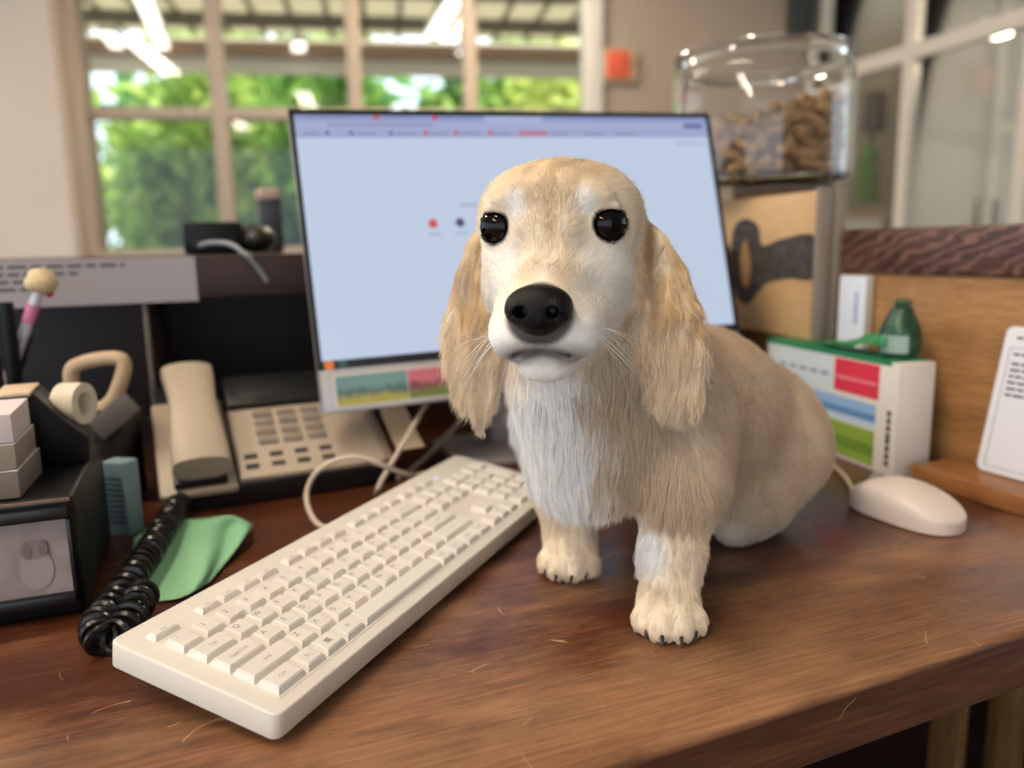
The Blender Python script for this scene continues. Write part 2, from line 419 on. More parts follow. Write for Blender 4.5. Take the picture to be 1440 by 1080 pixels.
# ------------------------------------------------------------------ outdoors, beyond the window
m = MB(); m.box(-14, 14, .2, 20, FLOOR - .15, FLOOR - .05)
o = wall_obj('ground', m, mat('grass_ground', srgb(96, 120, 58), .9, var=.35, vscale=4)); o['kind'] = 'structure'
canopy_m = bpy.data.materials.new('canopy_translucent'); canopy_m.use_nodes = True
_n = canopy_m.node_tree; _d = _n.nodes['Principled BSDF']; _d.inputs['Base Color'].default_value = srgb(214, 208, 180); _t = _n.nodes.new('ShaderNodeBsdfTranslucent'); _t.inputs['Color'].default_value = srgb(224, 217, 196)
_x = _n.nodes.new('ShaderNodeMixShader'); _x.inputs[0].default_value = .55; _n.links.new(_d.outputs[0], _x.inputs[1]); _n.links.new(_t.outputs[0], _x.inputs[2]); _n.links.new(_x.outputs[0], _n.nodes['Material Output'].inputs['Surface'])
CZ = CAMH + 2.42; Y0, Y1 = .3, 4.6
can = wall_obj('roof_canopy', MB().box(-10, 4, Y0, Y1, CZ + .06, CZ + .08), canopy_m); can['kind'] = 'structure'
for i in range(34):
    x = -9.6 + i * .38
    m = MB(); m.box(x - .03, x + .03, Y0, Y1, CZ + .02, CZ + .06, .008, 1); obj('rib', m, mat('canopy_rib', srgb(188, 182, 156), .55), can)
for y in (1.1, 2.6, 3.7):
    m = MB(); m.box(-10, 4, y - .05, y + .05, CZ - .10, CZ + .02); obj('purlin', m, mat('purlin_grey', srgb(110, 104, 92), .6), can)
m = MB(); m.box(-10, 4, Y1 - .06, Y1 + .06, CZ - .20, CZ - .06); obj('beam', m, mat('beam_brown', srgb(156, 128, 106), .6), can)
m = MB(); m.box(-10, 4, Y1 + .06, Y1 + .1, CZ - .38, CZ + .02); obj('fascia', m, mat('fascia_cream', srgb(232, 222, 200), .6), can)
def canopy_light(u0, v0, u1, v1, n=1):
    z = CZ - .12
    a = at_z(u0, v0, z); b = at_z(u1, v1, z)
    d = b - a; L = np.linalg.norm(d); rz = math.atan2(d[1], d[0])
    t = thing('tube_light', 'white tube light fitting under the canopy outside', 'tube light', tuple(a), (0, 0, rz), 'tube lights under the canopy')
    m = MB(); m.box(0, L, -.09, .09, 0, .06, .01); obj('housing', m, fit_m, t)
    m = MB(); m.box(.03, L - .03, -.07, .07, -.03, 0, .01); obj('diffuser', m, mat('canopy_tube', (1, .96, .86, 1), .4, emit=2.2), t)
for a in ((198, -10, 218, 36), (219, 42, 240, 92), (150, 44, 182, 88), (421, 58, 416, 94), (640, -2, 606, 50), (652, 72, 624, 100)): canopy_light(*a)

leaf_cols = [srgb(150, 190, 84), srgb(96, 150, 66), srgb(182, 204, 104), srgb(70, 118, 62), srgb(204, 208, 110)]
def leaf_mat(name, c1, c2):
    m = bpy.data.materials.new(name); m.use_nodes = True; nt = m.node_tree; b = nt.nodes['Principled BSDF']
    g = nt.nodes.new('ShaderNodeNewGeometry'); r = nt.nodes.new('ShaderNodeValToRGB'); r.color_ramp.elements[0].color = c1; r.color_ramp.elements[1].color = c2
    nt.links.new(g.outputs['Random Per Island'], r.inputs['Fac']); nt.links.new(r.outputs['Color'], b.inputs['Base Color'])
    b.inputs['Roughness'].default_value = .5; b.inputs['Transmission Weight'].default_value = 0
    tr = nt.nodes.new('ShaderNodeBsdfTranslucent'); nt.links.new(r.outputs['Color'], tr.inputs['Color'])
    mx = nt.nodes.new('ShaderNodeMixShader'); mx.inputs[0].default_value = .4
    nt.links.new(b.outputs[0], mx.inputs[1]); nt.links.new(tr.outputs[0], mx.inputs[2]); nt.links.new(mx.outputs[0], nt.nodes['Material Output'].inputs['Surface'])
    return m
bark = mat('bark', srgb(92, 74, 56), .9, var=.3, vscale=10)
def tree(label, x, y, rx, rz, zc, c1, c2, n, size, cat='tree'):
    """x, y in the far wall's frame; crown centre height zc"""
    t = thing('leafy_tree', label, cat, group=None); t.matrix_basis = wallM @ Matrix.Translation((x, y, FLOOR - .05))
    m = MB(); m.tube([(0, 0, 0), (.05, 0, (zc - FLOOR) * .6), (.0, .05, zc - FLOOR + rz * .4)], [.14, .10, .03], 8); obj('trunk', m, bark, t)
    # leaves sit on clumps that stud the crown
    cl = rng.normal(size=(26, 3)); cl /= np.linalg.norm(cl, axis=1, keepdims=True); cl *= np.array([rx, rx * .8, rz]) * rng.uniform(.45, .95, (26, 1))
    cid = rng.integers(0, 26, n); P = cl[cid] + rng.normal(size=(n, 3)) * np.array([rx, rx, rz]) * .17 + np.array([0, 0, zc - FLOOR + .05])
    P[:, 2] = np.maximum(P[:, 2], .06)
    a = rng.normal(size=(n, 3)); a /= np.linalg.norm(a, axis=1, keepdims=True); b = np.cross(a, rng.normal(size=(n, 3))); b /= np.linalg.norm(b, axis=1, keepdims=True)
    s = size * rng.uniform(.6, 1.3, (n, 1))
    Vx = np.stack([P - a * s, P + b * s * .45, P + a * s, P - b * s * .45], 1).reshape(-1, 3)
    fo = obj('foliage', quads_mesh_simple('foliage', Vx), leaf_mat('leaves_' + label[:12], c1, c2), t); fo['kind'] = 'stuff'
def quads_mesh_simple(name, Vx):
    me = bpy.data.meshes.new(name); n = len(Vx) // 4
    me.vertices.add(len(Vx)); me.vertices.foreach_set('co', Vx.astype(np.float32).ravel())
    me.loops.add(n * 4); me.loops.foreach_set('vertex_index', np.arange(n * 4, dtype=np.int32))
    me.polygons.add(n); me.polygons.foreach_set('loop_start', np.arange(0, n * 4, 4, dtype=np.int32)); me.update(calc_edges=True)
    return me
tree('broad yellow-green tree filling the window beside the cream wall', -5.6, 6.2, 1.15, 2.0, 1.2, leaf_cols[0], leaf_cols[2], 4200, .16)
tree('dark green tree behind the window mullion next to the cream wall', -3.7, 6.9, 1.15, 2.1, 1.3, leaf_cols[1], leaf_cols[0], 4200, .16)
tree('yellowish leafy bush behind the black devices on the shelf', -3.3, 5.3, .6, .9, .25, leaf_cols[2], leaf_cols[4], 1600, .13, 'bush')
tree('deep green shrub low in the window next to the cream wall', -4.9, 5.0, .6, .7, -.1, leaf_cols[3], leaf_cols[1], 1600, .13, 'shrub')
tree('mid green tree whose top shows over the middle of the monitor', -1.9, 6.6, 1.0, 2.0, 1.25, leaf_cols[3], leaf_cols[0], 3400, .16)
tree('bright yellow-green tree next to the pale window jamb', -.1, 6.4, 1.0, 1.9, 1.2, leaf_cols[4], leaf_cols[2], 3400, .16)
tree('tall dense dark hedge tree behind the yellow-green trees', -5.2, 10.2, 2.4, 2.9, 1.5, leaf_cols[3], leaf_cols[1], 5000, .28)
tree('distant pale green tree closing the view beyond the jamb', .2, 10.4, 2.6, 2.7, 1.4, leaf_cols[1], leaf_cols[2], 5000, .28)

# ------------------------------------------------------------------ desk
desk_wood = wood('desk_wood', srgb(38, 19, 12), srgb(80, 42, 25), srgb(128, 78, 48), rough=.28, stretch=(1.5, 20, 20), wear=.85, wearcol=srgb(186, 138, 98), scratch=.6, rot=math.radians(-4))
dark_wood = wood('hutch_dark', srgb(26, 13, 10), srgb(46, 24, 19), srgb(66, 37, 30), rough=.45, stretch=(2, 24, 24))
desk = thing('desk', 'dark brown worn wooden desk top with a thick rounded front edge', 'desk', (0, .8, FLOOR))
fr = lambda x: .325 + .045 * (x - .193)
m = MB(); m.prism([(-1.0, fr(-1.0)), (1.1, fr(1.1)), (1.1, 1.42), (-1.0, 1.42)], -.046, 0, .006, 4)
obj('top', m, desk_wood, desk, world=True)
leg_m = wood('leg_wood', srgb(70, 44, 22), srgb(118, 82, 44), srgb(150, 110, 62), rough=.5, stretch=(20, 20, 1.5))
for (u, wd) in ((1343, .008), (1425, .010)):
    p = at_y(u, 1040, .60)
    m = MB(); m.box(p[0] - wd, p[0] + wd, .59, .63, FLOOR, -.046, .003); obj('leg', m, leg_m, desk, world=True)
m = MB(); m.box(-.98, 1.08, 1.30, 1.34, FLOOR, -.046); obj('back_panel', m, dark_wood, desk, world=True)
p = at_y(1425, 1040, .60)
m = MB(); m.box(p[0] - .01, p[0] + .3, .592, .628, -.20, -.17, .003); obj('stretcher', m, leg_m, desk, world=True)
m = MB(); m.box(-.9, -.86, .5, 1.3, FLOOR, -.046); obj('side_panel', m, dark_wood, desk, world=True)
m = MB(); m.box(.95, 1.0, .5, 1.3, FLOOR, -.046); obj('side_panel', m, dark_wood, desk, world=True)

# ------------------------------------------------------------------ hutch on the back of the desk
HY, HZ = 1.04, .262
hut = thing('shelf_hutch', 'dark brown shelf hutch on the back of the desk behind the telephone', 'shelf', (0, HY, 0))
m = MB(); m.box(-.9, .77, HY, 1.42, HZ - .052, HZ, .003); obj('shelf_top', m, dark_wood, hut, world=True)
m = MB(); m.box(-.9, .77, 1.39, 1.42, 0.001, HZ - .052); obj('back_board', m, dark_wood, hut, world=True)
m = MB(); m.box(-.9, -.87, HY, 1.39, .001, HZ - .052); obj('side_board', m, dark_wood, hut, world=True)
dv = at_y(211, 500, HY + .01)
m = MB(); m.box(dv[0] - .003, dv[0] + .003, HY + .004, 1.39, .001, HZ - .052, .002); obj('divider', m, mat('divider_grey', srgb(110, 100, 90), .5), hut, world=True)
m = MB(); m.box(.74, .77, HY, 1.39, .001, HZ - .052); obj('side_board', m, dark_wood, hut, world=True)
# paper strip along the shelf edge
a0, a1 = at_y(-60, 372, HY), at_y(274, 362, HY)
t = thing('paper_strip', 'grey laminated paper strip with faint print taped along the shelf edge', 'paper', (a0[0], HY - .0012, HZ - .052))
Lp = a1[0] - a0[0]
m = MB(); m.box(0, Lp, -.0008, .0005, -.003, .051); obj('sheet', m, mat('strip_grey', srgb(158, 150, 153), .45), t, smooth=False)
ink = mat('grey_ink', srgb(84, 78, 82), .6)
for k, (u0, u1, v) in enumerate(((0, 176, 377), (0, 110, 387), (0, 70, 398), (0, 50, 407))):
    x0, x1 = at_y(u0 - 40, v, HY)[0] - a0[0], at_y(u1, v, HY)[0] - a0[0]; z = .041 - k * .0085
    x = x0
    while x < x1:
        L = random.uniform(.010, .024)
        m = MB(); m.box(x, min(x + L, x1), -.0011, -.0008, z, z + .0038); obj('print_line', m, ink, t, smooth=False); x += L + .004

# ------------------------------------------------------------------ right-hand board
BX = .785
oak = wood('board_oak', srgb(104, 70, 40), srgb(156, 113, 69), srgb(188, 146, 98), rough=.45, stretch=(14, 1.6, 14))
rail_w = wood('rail_dark', srgb(34, 19, 15), srgb(66, 41, 34), srgb(118, 84, 72), rough=.35, stretch=(14, 2.2, 40), ringy=2.0, bands=34)
t = thing('side_board', 'brown wooden side board with a dark top rail and a ledge at its foot', 'side board', (BX, .5, 0))
m = MB(); m.box(BX, BX + .02, .10, .815, .001, .226); obj('panel', m, oak, t, world=True)
m = MB(); m.box(BX - .006, BX + .035, .10, .818, .224, .279, .004); obj('top_rail', m, rail_w, t, world=True, label='dark grained top rail')
m = MB(); m.box(.709, BX, .20, .622, .001, .021, .003); obj('ledge', m, wood('ledge_wood', srgb(86, 50, 24), srgb(140, 92, 50), srgb(172, 122, 72), rough=.4, stretch=(14, 1.6, 14)), t, world=True)

# sign card leaning on the board
c0 = at_x(1374, 652, .752); c1 = at_x(1391, 456, .7835)
t = thing('sign_card', 'white rounded sign card with small print leaning on the side board', 'sign')
hgt = math.hypot(.7815 - .752, c1[2] - .022); lean = math.atan2(.7815 - .752, c1[2] - .022)
# local x = along the board toward the camera, y = up the card
ex = Vector((0, -1, 0)); ey = Vector((math.sin(lean), 0, math.cos(lean))); ez = ex.cross(ey)
Mc = Matrix((ex, ey, ez)).transposed().to_4x4(); Mc.translation = Vector((.752, c0[1], .0225)); t.matrix_basis = Mc
def rrect(w_, h_, r, n=5, x0=0, y0=0):
    out = []
    for cx, cy, a0 in ((w_ - r, h_ - r, 0), (r, h_ - r, 90), (r, r, 180), (w_ - r, r, 270)):
        for k in range(n + 1):
            a = math.radians(a0 + 90 * k / n); out.append((x0 + cx + r * math.cos(a), y0 + cy + r * math.sin(a)))
    return out
zf = -1 if ez.x > 0 else 1        # printed side faces the desk
CWd = .14
m = MB(); m.prism(rrect(CWd, hgt, .008), min(0, zf * .0016), max(0, zf * .0016)); obj('card', m, mat('card_white', srgb(226, 226, 232), .35), t, smooth=False)
def printed(x0, x1, y0, y1, mt, nm='print_line'):
    za, zb = sorted((zf * .0016, zf * .0019)); m = MB(); m.box(x0, x1, y0, y1, za, zb); obj(nm, m, mt, t, smooth=False)
lg = mat('print_grey', srgb(120, 120, 132), .6)
printed(.008, .132, .006, .0066, lg, 'border_line'); printed(.008, .0086, .006, hgt - .022, lg, 'border_line'); printed(.008, .132, hgt - .0226, hgt - .022, lg, 'border_line')
dk = mat('print_dark', srgb(70, 70, 84), .6)
for k, (y, L) in enumerate(((hgt - .013, .07), (hgt - .030, .06), (hgt - .040, .07), (hgt - .0465, .045), (hgt - .053, .11), (hgt - .0595, .112), (hgt - .066, .10), (hgt - .0725, .085))):
    x = .013
    while x < .013 + L:
        l_ = random.uniform(.004, .012); printed(x, min(x + l_, .013 + L), y, y + .0026, dk); x += l_ + .0018
# ------------------------------------------------------------------ monitor
silver = mat('monitor_silver', srgb(178, 172, 172), .35, .3)
bezel = mat('bezel_black', srgb(30, 30, 34), .35)
tl, tr_, bl, br = np.array([.103, .943, .418]), np.array([.643, .928, .433]), np.array([.109, .871, .134]), np.array([.649, .856, .149])   # pose solved from the photographed corners
chin = at_y(452, 585, .884)
mon = thing('monitor', 'thin silver computer monitor behind the dog showing a pale browser page', 'monitor', (.37, .93, 0))
# local frame of the panel: x along the screen, y up, z toward the viewer
pc = (tl + tr_ + bl + br) / 4
ex = Vector(((tr_ - tl) + (br - bl)) / 2).normalized(); ey = Vector(((tl - bl) + (tr_ - br)) / 2); ey = (ey - ex * ey.dot(ex)).normalized(); ez = ex.cross(ey)
Mm = Matrix((ex, ey, ez)).transposed().to_4x4(); Mm.translation = Vector(pc)
SW = float((np.linalg.norm(tr_ - tl) + np.linalg.norm(br - bl)) / 4); SH = float((np.linalg.norm(tl - bl) + np.linalg.norm(tr_ - br)) / 4)
def mon_part(name, mb, material, parent=None, **k):
    o = obj(name, mb, material, parent or mon, **k)
    if parent is None:
        o.matrix_parent_inverse = parent_matrix(mon).inverted(); o.matrix_basis = Mm
    return o
CH = .047
m = MB(); m.box(-SW - .002, SW + .002, -SH - CH, SH + .002, -.032, -.001, .003); mon_part('back_shell', m, silver)
m = MB()
for b in ((-SW - .003, -SW + .002, -SH, SH + .003), (SW - .002, SW + .003, -SH, SH + .003), (-SW - .003, SW + .003, SH - .0025, SH + .003)): m.box(b[0], b[1], b[2], b[3], -.004, .002)
mon_part('bezel', m, bezel)
m = MB(); m.box(-SW - .002, SW + .002, -SH - CH, -SH, -.004, .002, .001); mon_part('chin', m, silver)
def emis(name, col, s=1.0):
    if name in MATS: return MATS[name]
    mm = bpy.data.materials.new(name); mm.use_nodes = True; nt = mm.node_tree; b = nt.nodes['Principled BSDF']
    b.inputs['Base Color'].default_value = (.01, .01, .012, 1); b.inputs['Roughness'].default_value = .35
    b.inputs['Emission Color'].default_value = col; b.inputs['Emission Strength'].default_value = s; MATS[name] = mm; return mm
SCR = .88
m = MB(); m.box(-SW + .001, SW - .001, -SH + .001, SH - .001, -.002, 0.0); scr = mon_part('screen', m, emis('page_glow', srgb(200, 213, 236), SCR), smooth=False, label='glowing pale blue page')
def ui(x0, x1, y0, y1, col, nm, z=.0003, name='screen_mark'):
    m = MB(); m.box(-SW + x0 * 2 * SW, -SW + x1 * 2 * SW, SH - y1 * 2 * SH, SH - y0 * 2 * SH, 0, z); mon_part(name, m, emis(nm, col, SCR), scr, smooth=False)
ui(.002, .998, .002, .032, srgb(148, 160, 208), 'tabbar', .0002, 'tab_bar')
ui(.002, .998, .032, .062, srgb(170, 180, 218), 'toolbar', .0002, 'address_bar')
ui(.002, .998, .062, .100, srgb(164, 174, 212), 'bookmarks', .0002, 'bookmark_bar')
ui(.002, .998, .964, .998, srgb(14, 18, 24), 'taskbar', .0002, 'task_bar')
red, dkb, gry = srgb(214, 84, 92), srgb(96, 104, 150), srgb(140, 148, 186)
ui(.42, .56, .004, .03, srgb(178, 188, 222), 'tab_active', .00035, 'active_tab')
for x in (.17, .30): ui(x, x + .012, .009, .026, red, 'ui_red')
for x0, x1 in ((.03, .12), (.185, .25), (.315, .39), (.44, .53)): ui(x0, x1, .012, .022, gry, 'ui_grey')
ui(.07, .30, .042, .052, gry, 'ui_grey'); ui(.93, .985, .038, .058, dkb, 'ui_blue')
for x in (.065, .115, .2): ui(x, x + .008, .073, .088, dkb, 'ui_dkb')
for x in (.275, .345, .425, .50, .514, .528, .542, .556): ui(x, x + .010, .072, .090, red, 'ui_red')
for x0, x1 in ((.02, .05), (.13, .17), (.215, .26), (.29, .33), (.36, .405), (.44, .48), (.575, .62), (.66, .71), (.74, .80)): ui(x0, x1, .077, .086, gry, 'ui_grey')
ui(.90, .98, .125, .133, srgb(168, 178, 206), 'ui_pale')
ui(.335, .42, .375, .388, srgb(176, 188, 214), 'ui_pale2')
for x, c in ((.272, red), (.333, srgb(84, 82, 104)), (.392, red), (.452, gry), (.512, red)):
    m = MB(); m.lathe([(0, 0), (.0055, 0), (.0055, .0004), (0, .0004)], 16, Matrix.Translation((-SW + x * 2 * SW, SH - .452 * 2 * SH, 0))); mon_part('shortcut_icon', m, emis('icon_%d' % int(c[0] * 1000), c, SCR), scr, smooth=False)
    ui(x - .014, x + .014, .492, .499, srgb(160, 172, 200), 'ui_pale3')
m = MB(); m.lathe([(0, 0), (.0055, 0), (.0055, .0006), (0, .0006)], 16, Matrix.Translation((-SW + .018 * 2 * SW, SH - .981 * 2 * SH, 0))); mon_part('task_icon', m, emis('icon_orange', srgb(232, 120, 48), SCR), scr, smooth=False)
m = MB(); m.lathe([(0, 0), (.005, 0), (.005, .0006), (0, .0006)], 16, Matrix.Translation((-SW + .045 * 2 * SW, SH - .981 * 2 * SH, 0))); mon_part('task_icon', m, emis('icon_slate', srgb(58, 84, 92), SCR), scr, smooth=False)
for x in (.93, .95): ui(x, x + .012, .972, .99, srgb(78, 110, 190), 'task_blue', .0006, 'task_icon')
# stand
m = MB(); m.box(.34, .40, .955, .975, .004, .30, .004); obj('stand_column', m, silver, mon, world=True)
m = MB(); m.prism(rrect(.22, .15, .02, 5, .27, .87), .0005, .008, .002); obj('stand_base', m, silver, mon, world=True)
# postcard strip tucked on the chin
def print_mat(name, c_top, c_mid, c_bot, lo, hi):
    mm = bpy.data.materials.new(name); mm.use_nodes = True; nt = mm.node_tree; b = nt.nodes['Principled BSDF']; N = nt.nodes.new; Lk = nt.links.new
    tc = N('ShaderNodeTexCoord'); sx = N('ShaderNodeSeparateXYZ'); Lk(tc.outputs['Object'], sx.inputs[0])
    n = N('ShaderNodeTexNoise'); n.inputs['Scale'].default_value = 130; n.inputs['Detail'].default_value = 3; Lk(tc.outputs['Object'], n.inputs['Vector'])
    mr = N('ShaderNodeMapRange'); mr.inputs[1].default_value = lo; mr.inputs[2].default_value = hi; Lk(sx.outputs['Y'], mr.inputs[0])
    ad = N('ShaderNodeMath'); ad.operation = 'MULTIPLY_ADD'; ad.inputs[1].default_value = .5; Lk(n.outputs['Fac'], ad.inputs[0]); Lk(mr.outputs[0], ad.inputs[2])
    sb = N('ShaderNodeMath'); sb.operation = 'SUBTRACT'; sb.inputs[1].default_value = .25; Lk(ad.outputs[0], sb.inputs[0])
    r = N('ShaderNodeValToRGB'); e = r.color_ramp.elements; e[0].position = .15; e[0].color = c_bot; e[1].position = .62; e[1].color = c_top; k = e.new(.42); k.color = c_mid
    Lk(sb.outputs[0], r.inputs['Fac']); Lk(r.outputs['Color'], b.inputs['Base Color']); b.inputs['Roughness'].default_value = .5
    return mm
t = thing('postcard_strip', 'strip of two landscape pictures stuck along the monitor chin', 'postcard')
t.matrix_basis = Mm @ Matrix.Translation((-SW + .012, -SH - CH + .004, .0022))
m = MB(); m.box(0, .156, 0, .037, 0, .0008); obj('card', m, mat('card_cream', srgb(206, 200, 190), .5), t, smooth=False)
m = MB(); m.box(.002, .082, .002, .035, .0008, .0011); obj('picture', m, print_mat('print_field', srgb(112, 150, 150), srgb(74, 104, 110), srgb(176, 164, 84), .002, .035), t, smooth=False, label='teal sky over a yellow field')
m = MB(); m.box(.083, .154, .002, .035, .0008, .0011); obj('picture', m, print_mat('print_blossom', srgb(196, 110, 122), srgb(120, 70, 78), srgb(108, 128, 66), .002, .035), t, smooth=False, label='pink blossom over green grass')

# ------------------------------------------------------------------ keyboard
KL, KW, KT = .445, .1263, .0168
kb = thing('keyboard', 'white full-size keyboard lying slantwise on the desk beside the dog', 'keyboard', (.01484, .40404, .0045), (math.radians(8.5), 0, 0))
kb.rotation_mode = 'XYZ'
kb.matrix_basis = Matrix.Translation((.01484, .40404, .0040)) @ Matrix.Rotation(math.radians(45.25), 4, 'Z') @ Matrix.Rotation(math.radians(8.8), 4, 'X')
kwhite = mat('key_case_white', srgb(226, 219, 208), .42, bump=.05, bscale=1500)
keyw = mat('keycap_white', srgb(230, 224, 215), .45)
legend_m = mat('legend_grey', srgb(140, 130, 124), .6)
m = MB(); m.prism(rrect(KL, KW, .006), 0, KT, .0014, 3); obj('case', m, kwhite, kb)
Um = .01868
X0, Y0k = .0125, .0095
rows = [Y0k + i * .0175 for i in range(5)]            # row starts, front to back
FROW = Y0k + 5 * .0175 + .0048
def key(x, w_, y, h_, txt=None, size=.0048, hgt=.0044, tdx=0, tdy=0):
    g = .0009; x0, x1, y0, y1 = x + g, x + w_ - g, y + g, y + h_ - g; ins = .0017
    m = MB(); t_ = bmesh.new()
    b0 = [t_.verts.new(p) for p in ((x0, y0, KT), (x1, y0, KT), (x1, y1, KT), (x0, y1, KT))]
    b1 = [t_.verts.new(p) for p in ((x0 + ins, y0 + ins, KT + hgt), (x1 - ins, y0 + ins, KT + hgt), (x1 - ins, y1 - ins * .7, KT + hgt), (x0 + ins, y1 - ins * .7, KT + hgt))]
    t_.faces.new(b1)
    for i in range(4): t_.faces.new((b0[i], b0[(i + 1) % 4], b1[(i + 1) % 4], b1[i]))
    bmesh.ops.bevel(t_, geom=[e for e in t_.edges if all(v in b1 for v in e.verts)] , offset=.0006, segments=2, affect='EDGES')
    m._add(t_)
    k = obj('key', m, keyw, kb)
    if txt:
        me = text_mesh(txt, size)
        l = obj('legend', me, legend_m, k, smooth=False); l.location = ((x0 + x1) / 2 + tdx, (y0 + y1) / 2 + tdy, KT + hgt + .00012)
    return k
H = .0175
def row(r, specs, x=X0, hh=H, y=None, hg=.0044):
    for w_, txt in specs:
        if txt is not None:
            big = len(txt) <= 1
            key(x, w_ * Um, rows[r] if y is None else y, hh, txt, .0058 if big else .0034, hg, 0 if not big else -.0022, .0018 if big else 0)
        x += w_ * Um
row(4, [(1, '`')] + [(1, c) for c in '1234567890-='] + [(2, 'Backspace')])
row(3, [(1.5, 'Tab')] + [(1, c) for c in 'QWERTYUIOP[]'] + [(1.5, '\\')])
row(2, [(1.75, 'Caps Lock')] + [(1, c) for c in "ASDFGHJKL;'"] + [(2.25, 'Enter')])
row(1, [(2.25, 'Shift')] + [(1, c) for c in 'ZXCVBNM,./'] + [(2.75, 'Shift')])
row(0, [(1.4, 'Ctrl'), (1.0, 'Fn')])
kwin = key(X0 + 2.4 * Um, 1.1 * Um, rows[0], H)
for i in range(2):
    for j in range(2):
        m = MB(); m.box(-.0021 + i * .0022, -.0002 + i * .0022, -.0021 + j * .0022, -.0002 + j * .0022, 0, .0001); lo = obj('legend', m, legend_m, kwin, smooth=False); lo.location = (X0 + 2.95 * Um, rows[0] + H / 2, KT + .0044)
row(0, [(1.15, 'Alt'), (5.6, ''), (1.15, 'Alt'), (1.2, 'Fn'), (1.2, 'Menu'), (1.2, 'Ctrl')], X0 + 3.5 * Um)
FH = .0105
x = X0; row(0, [(1.15, 'Esc')], x, FH, FROW, .0034)
for gi, x in enumerate((X0 + 2 * Um, X0 + 6.5 * Um, X0 + 11 * Um)):
    row(0, [(1.0, 'F%d' % (gi * 4 + k + 1)) for k in range(4)], x, FH, FROW, .0034)
xn = X0 + 15.25 * Um
row(0, [(1, 'PrtSc'), (1, 'ScrLk'), (1, 'Pause')], xn, FH, FROW, .0034)
row(4, [(1, 'Ins'), (1, 'Home'), (1, 'PgUp')], xn); row(3, [(1, 'Del'), (1, 'End'), (1, 'PgDn')], xn)
row(1, [(1, None), (1, '^'), (1, None)], xn); row(0, [(1, '<'), (1, 'v'), (1, '>')], xn)
xp = X0 + 18.5 * Um
row(4, [(1, 'Num'), (1, '/'), (1, '*'), (1, '-')], xp); row(3, [(1, c) for c in '789'], xp); row(2, [(1, c) for c in '456'], xp); row(1, [(1, c) for c in '123'], xp); row(0, [(2, '0'), (1, '.')], xp)
key(xp + 3 * Um, Um, rows[2], 2 * H, '+', .005); key(xp + 3 * Um, Um, rows[0], 2 * H, 'Enter', .0034)
m = MB(); m.ell((xp + .5 * Um, FROW + .006, KT), (.0016, .0016, .0006), 12); obj('status_light', m, emis('led_blue', srgb(150, 140, 255), 2.5), kb, label='small glowing violet status light')
# recessed wells round the key blocks
for (a, b, y0, y1) in ((X0, X0 + 15 * Um, rows[0], rows[4] + H), (xn, xn + 3 * Um, rows[3], rows[4] + H), (xn, xn + 3 * Um, rows[0], rows[0] + H), (xp, xp + 4 * Um, rows[0], rows[4] + H)):
    m = MB(); m.box(a - .0008, b + .0008, y0 - .0008, y1 + .0008, KT - .0004, KT + .0003); obj('key_bed', m, kwhite, kb, smooth=False)
for fx in (.035, KL - .055):
    m = MB(); m.box(fx, fx + .02, KW - .018, KW - .012, -.0205, .002, .001); o = obj('foot', m, kwhite, kb)
for fx in (.02, KL - .03):
    m = MB(); m.box(fx, fx + .02, .004, .010, -.0035, .001, .0008); obj('rubber_pad', m, mat('rubber_grey', srgb(60, 60, 60), .8), kb)

# ------------------------------------------------------------------ cables
cab_m = mat('cable_beige', srgb(206, 190, 170), .5)
def cable(name, label, pts, r, material, n=10, smoothn=10):
    m = MB(); m.tube([tuple(p) for p in bez(pts, smoothn)], r, n); o = obj(name, m, material); tag(o, label, 'cable'); return o
kback = lambda s: np.array(kb.matrix_basis @ Vector((s, KW + .001, .008)))
cable('keyboard_cable', 'pale cable looping up from behind the keyboard in front of the telephone',
      [at_z(520, 728, .004), at_z(475, 742, .004), at_z(445, 735, .004), at_z(431, 700, .020), at_z(442, 668, .042), at_z(470, 648, .056), at_z(505, 643, .058), at_z(540, 655, .046), at_z(575, 668, .026), at_z(606, 664, .008), at_z(640, 660, .004)], .0028, cab_m)
cable('monitor_cable', 'straight pale cable rising to the monitor underside', [at_z(529, 694, .004), at_y(532, 686, .785), at_y(541, 668, .796), at_y(562, 632, .822), at_y(583, 596, .856), at_y(596, 574, .90), at_y(605, 556, .935), at_y(612, 535, .945)], .0030, cab_m)
cable('power_cable', 'slanting grey cable under the monitor nearest the dog ear', [at_z(560, 672, .004), at_z(585, 655, .006), at_y(610, 632, .93), at_y(640, 600, .96), at_y(668, 566, .985), at_y(690, 540, 1.0)], .0036, mat('cable_grey', srgb(150, 138, 122), .5))

# ------------------------------------------------------------------ telephone
pa, pb = at_z(224, 690, .030), at_z(540, 647, .030)
dx = pb - pa; pang = math.atan2(dx[1], dx[0]); PWd = float(np.linalg.norm(dx[:2]))
ph = thing('telephone', 'grey office desk telephone with a handset in the shade of the hutch', 'telephone', (pa[0], pa[1], .0005), (0, 0, pang))
pgrey = mat('phone_grey', srgb(186, 170, 150), .42); pblack = mat('phone_black', srgb(22, 22, 24), .4); pdark = mat('phone_button', srgb(70, 66, 66), .5); pmid = mat('phone_key', srgb(134, 124, 114), .5)
TI = math.radians(27); PD = .185
side = [(.004, 0), (PD * math.cos(TI), 0), (PD * math.cos(TI), .030 + PD * math.sin(TI) - .006), (.0, .024)]
m = MB(); m.prism(side, 0, PWd - .008, .002, 2, Matrix(((0, 0, 1, .004), (1, 0, 0, 0), (0, 1, 0, 0), (0, 0, 0, 1)))); obj('base', m, pblack, ph)
face = Matrix.Translation((0, 0, .0295)) @ Matrix.Rotation(TI, 4, 'X')
def pp(name, mb, material, parent=None, **k):
    o = obj(name, mb, material, parent or ph, **k)
    if parent is None: o.matrix_basis = face
    return o
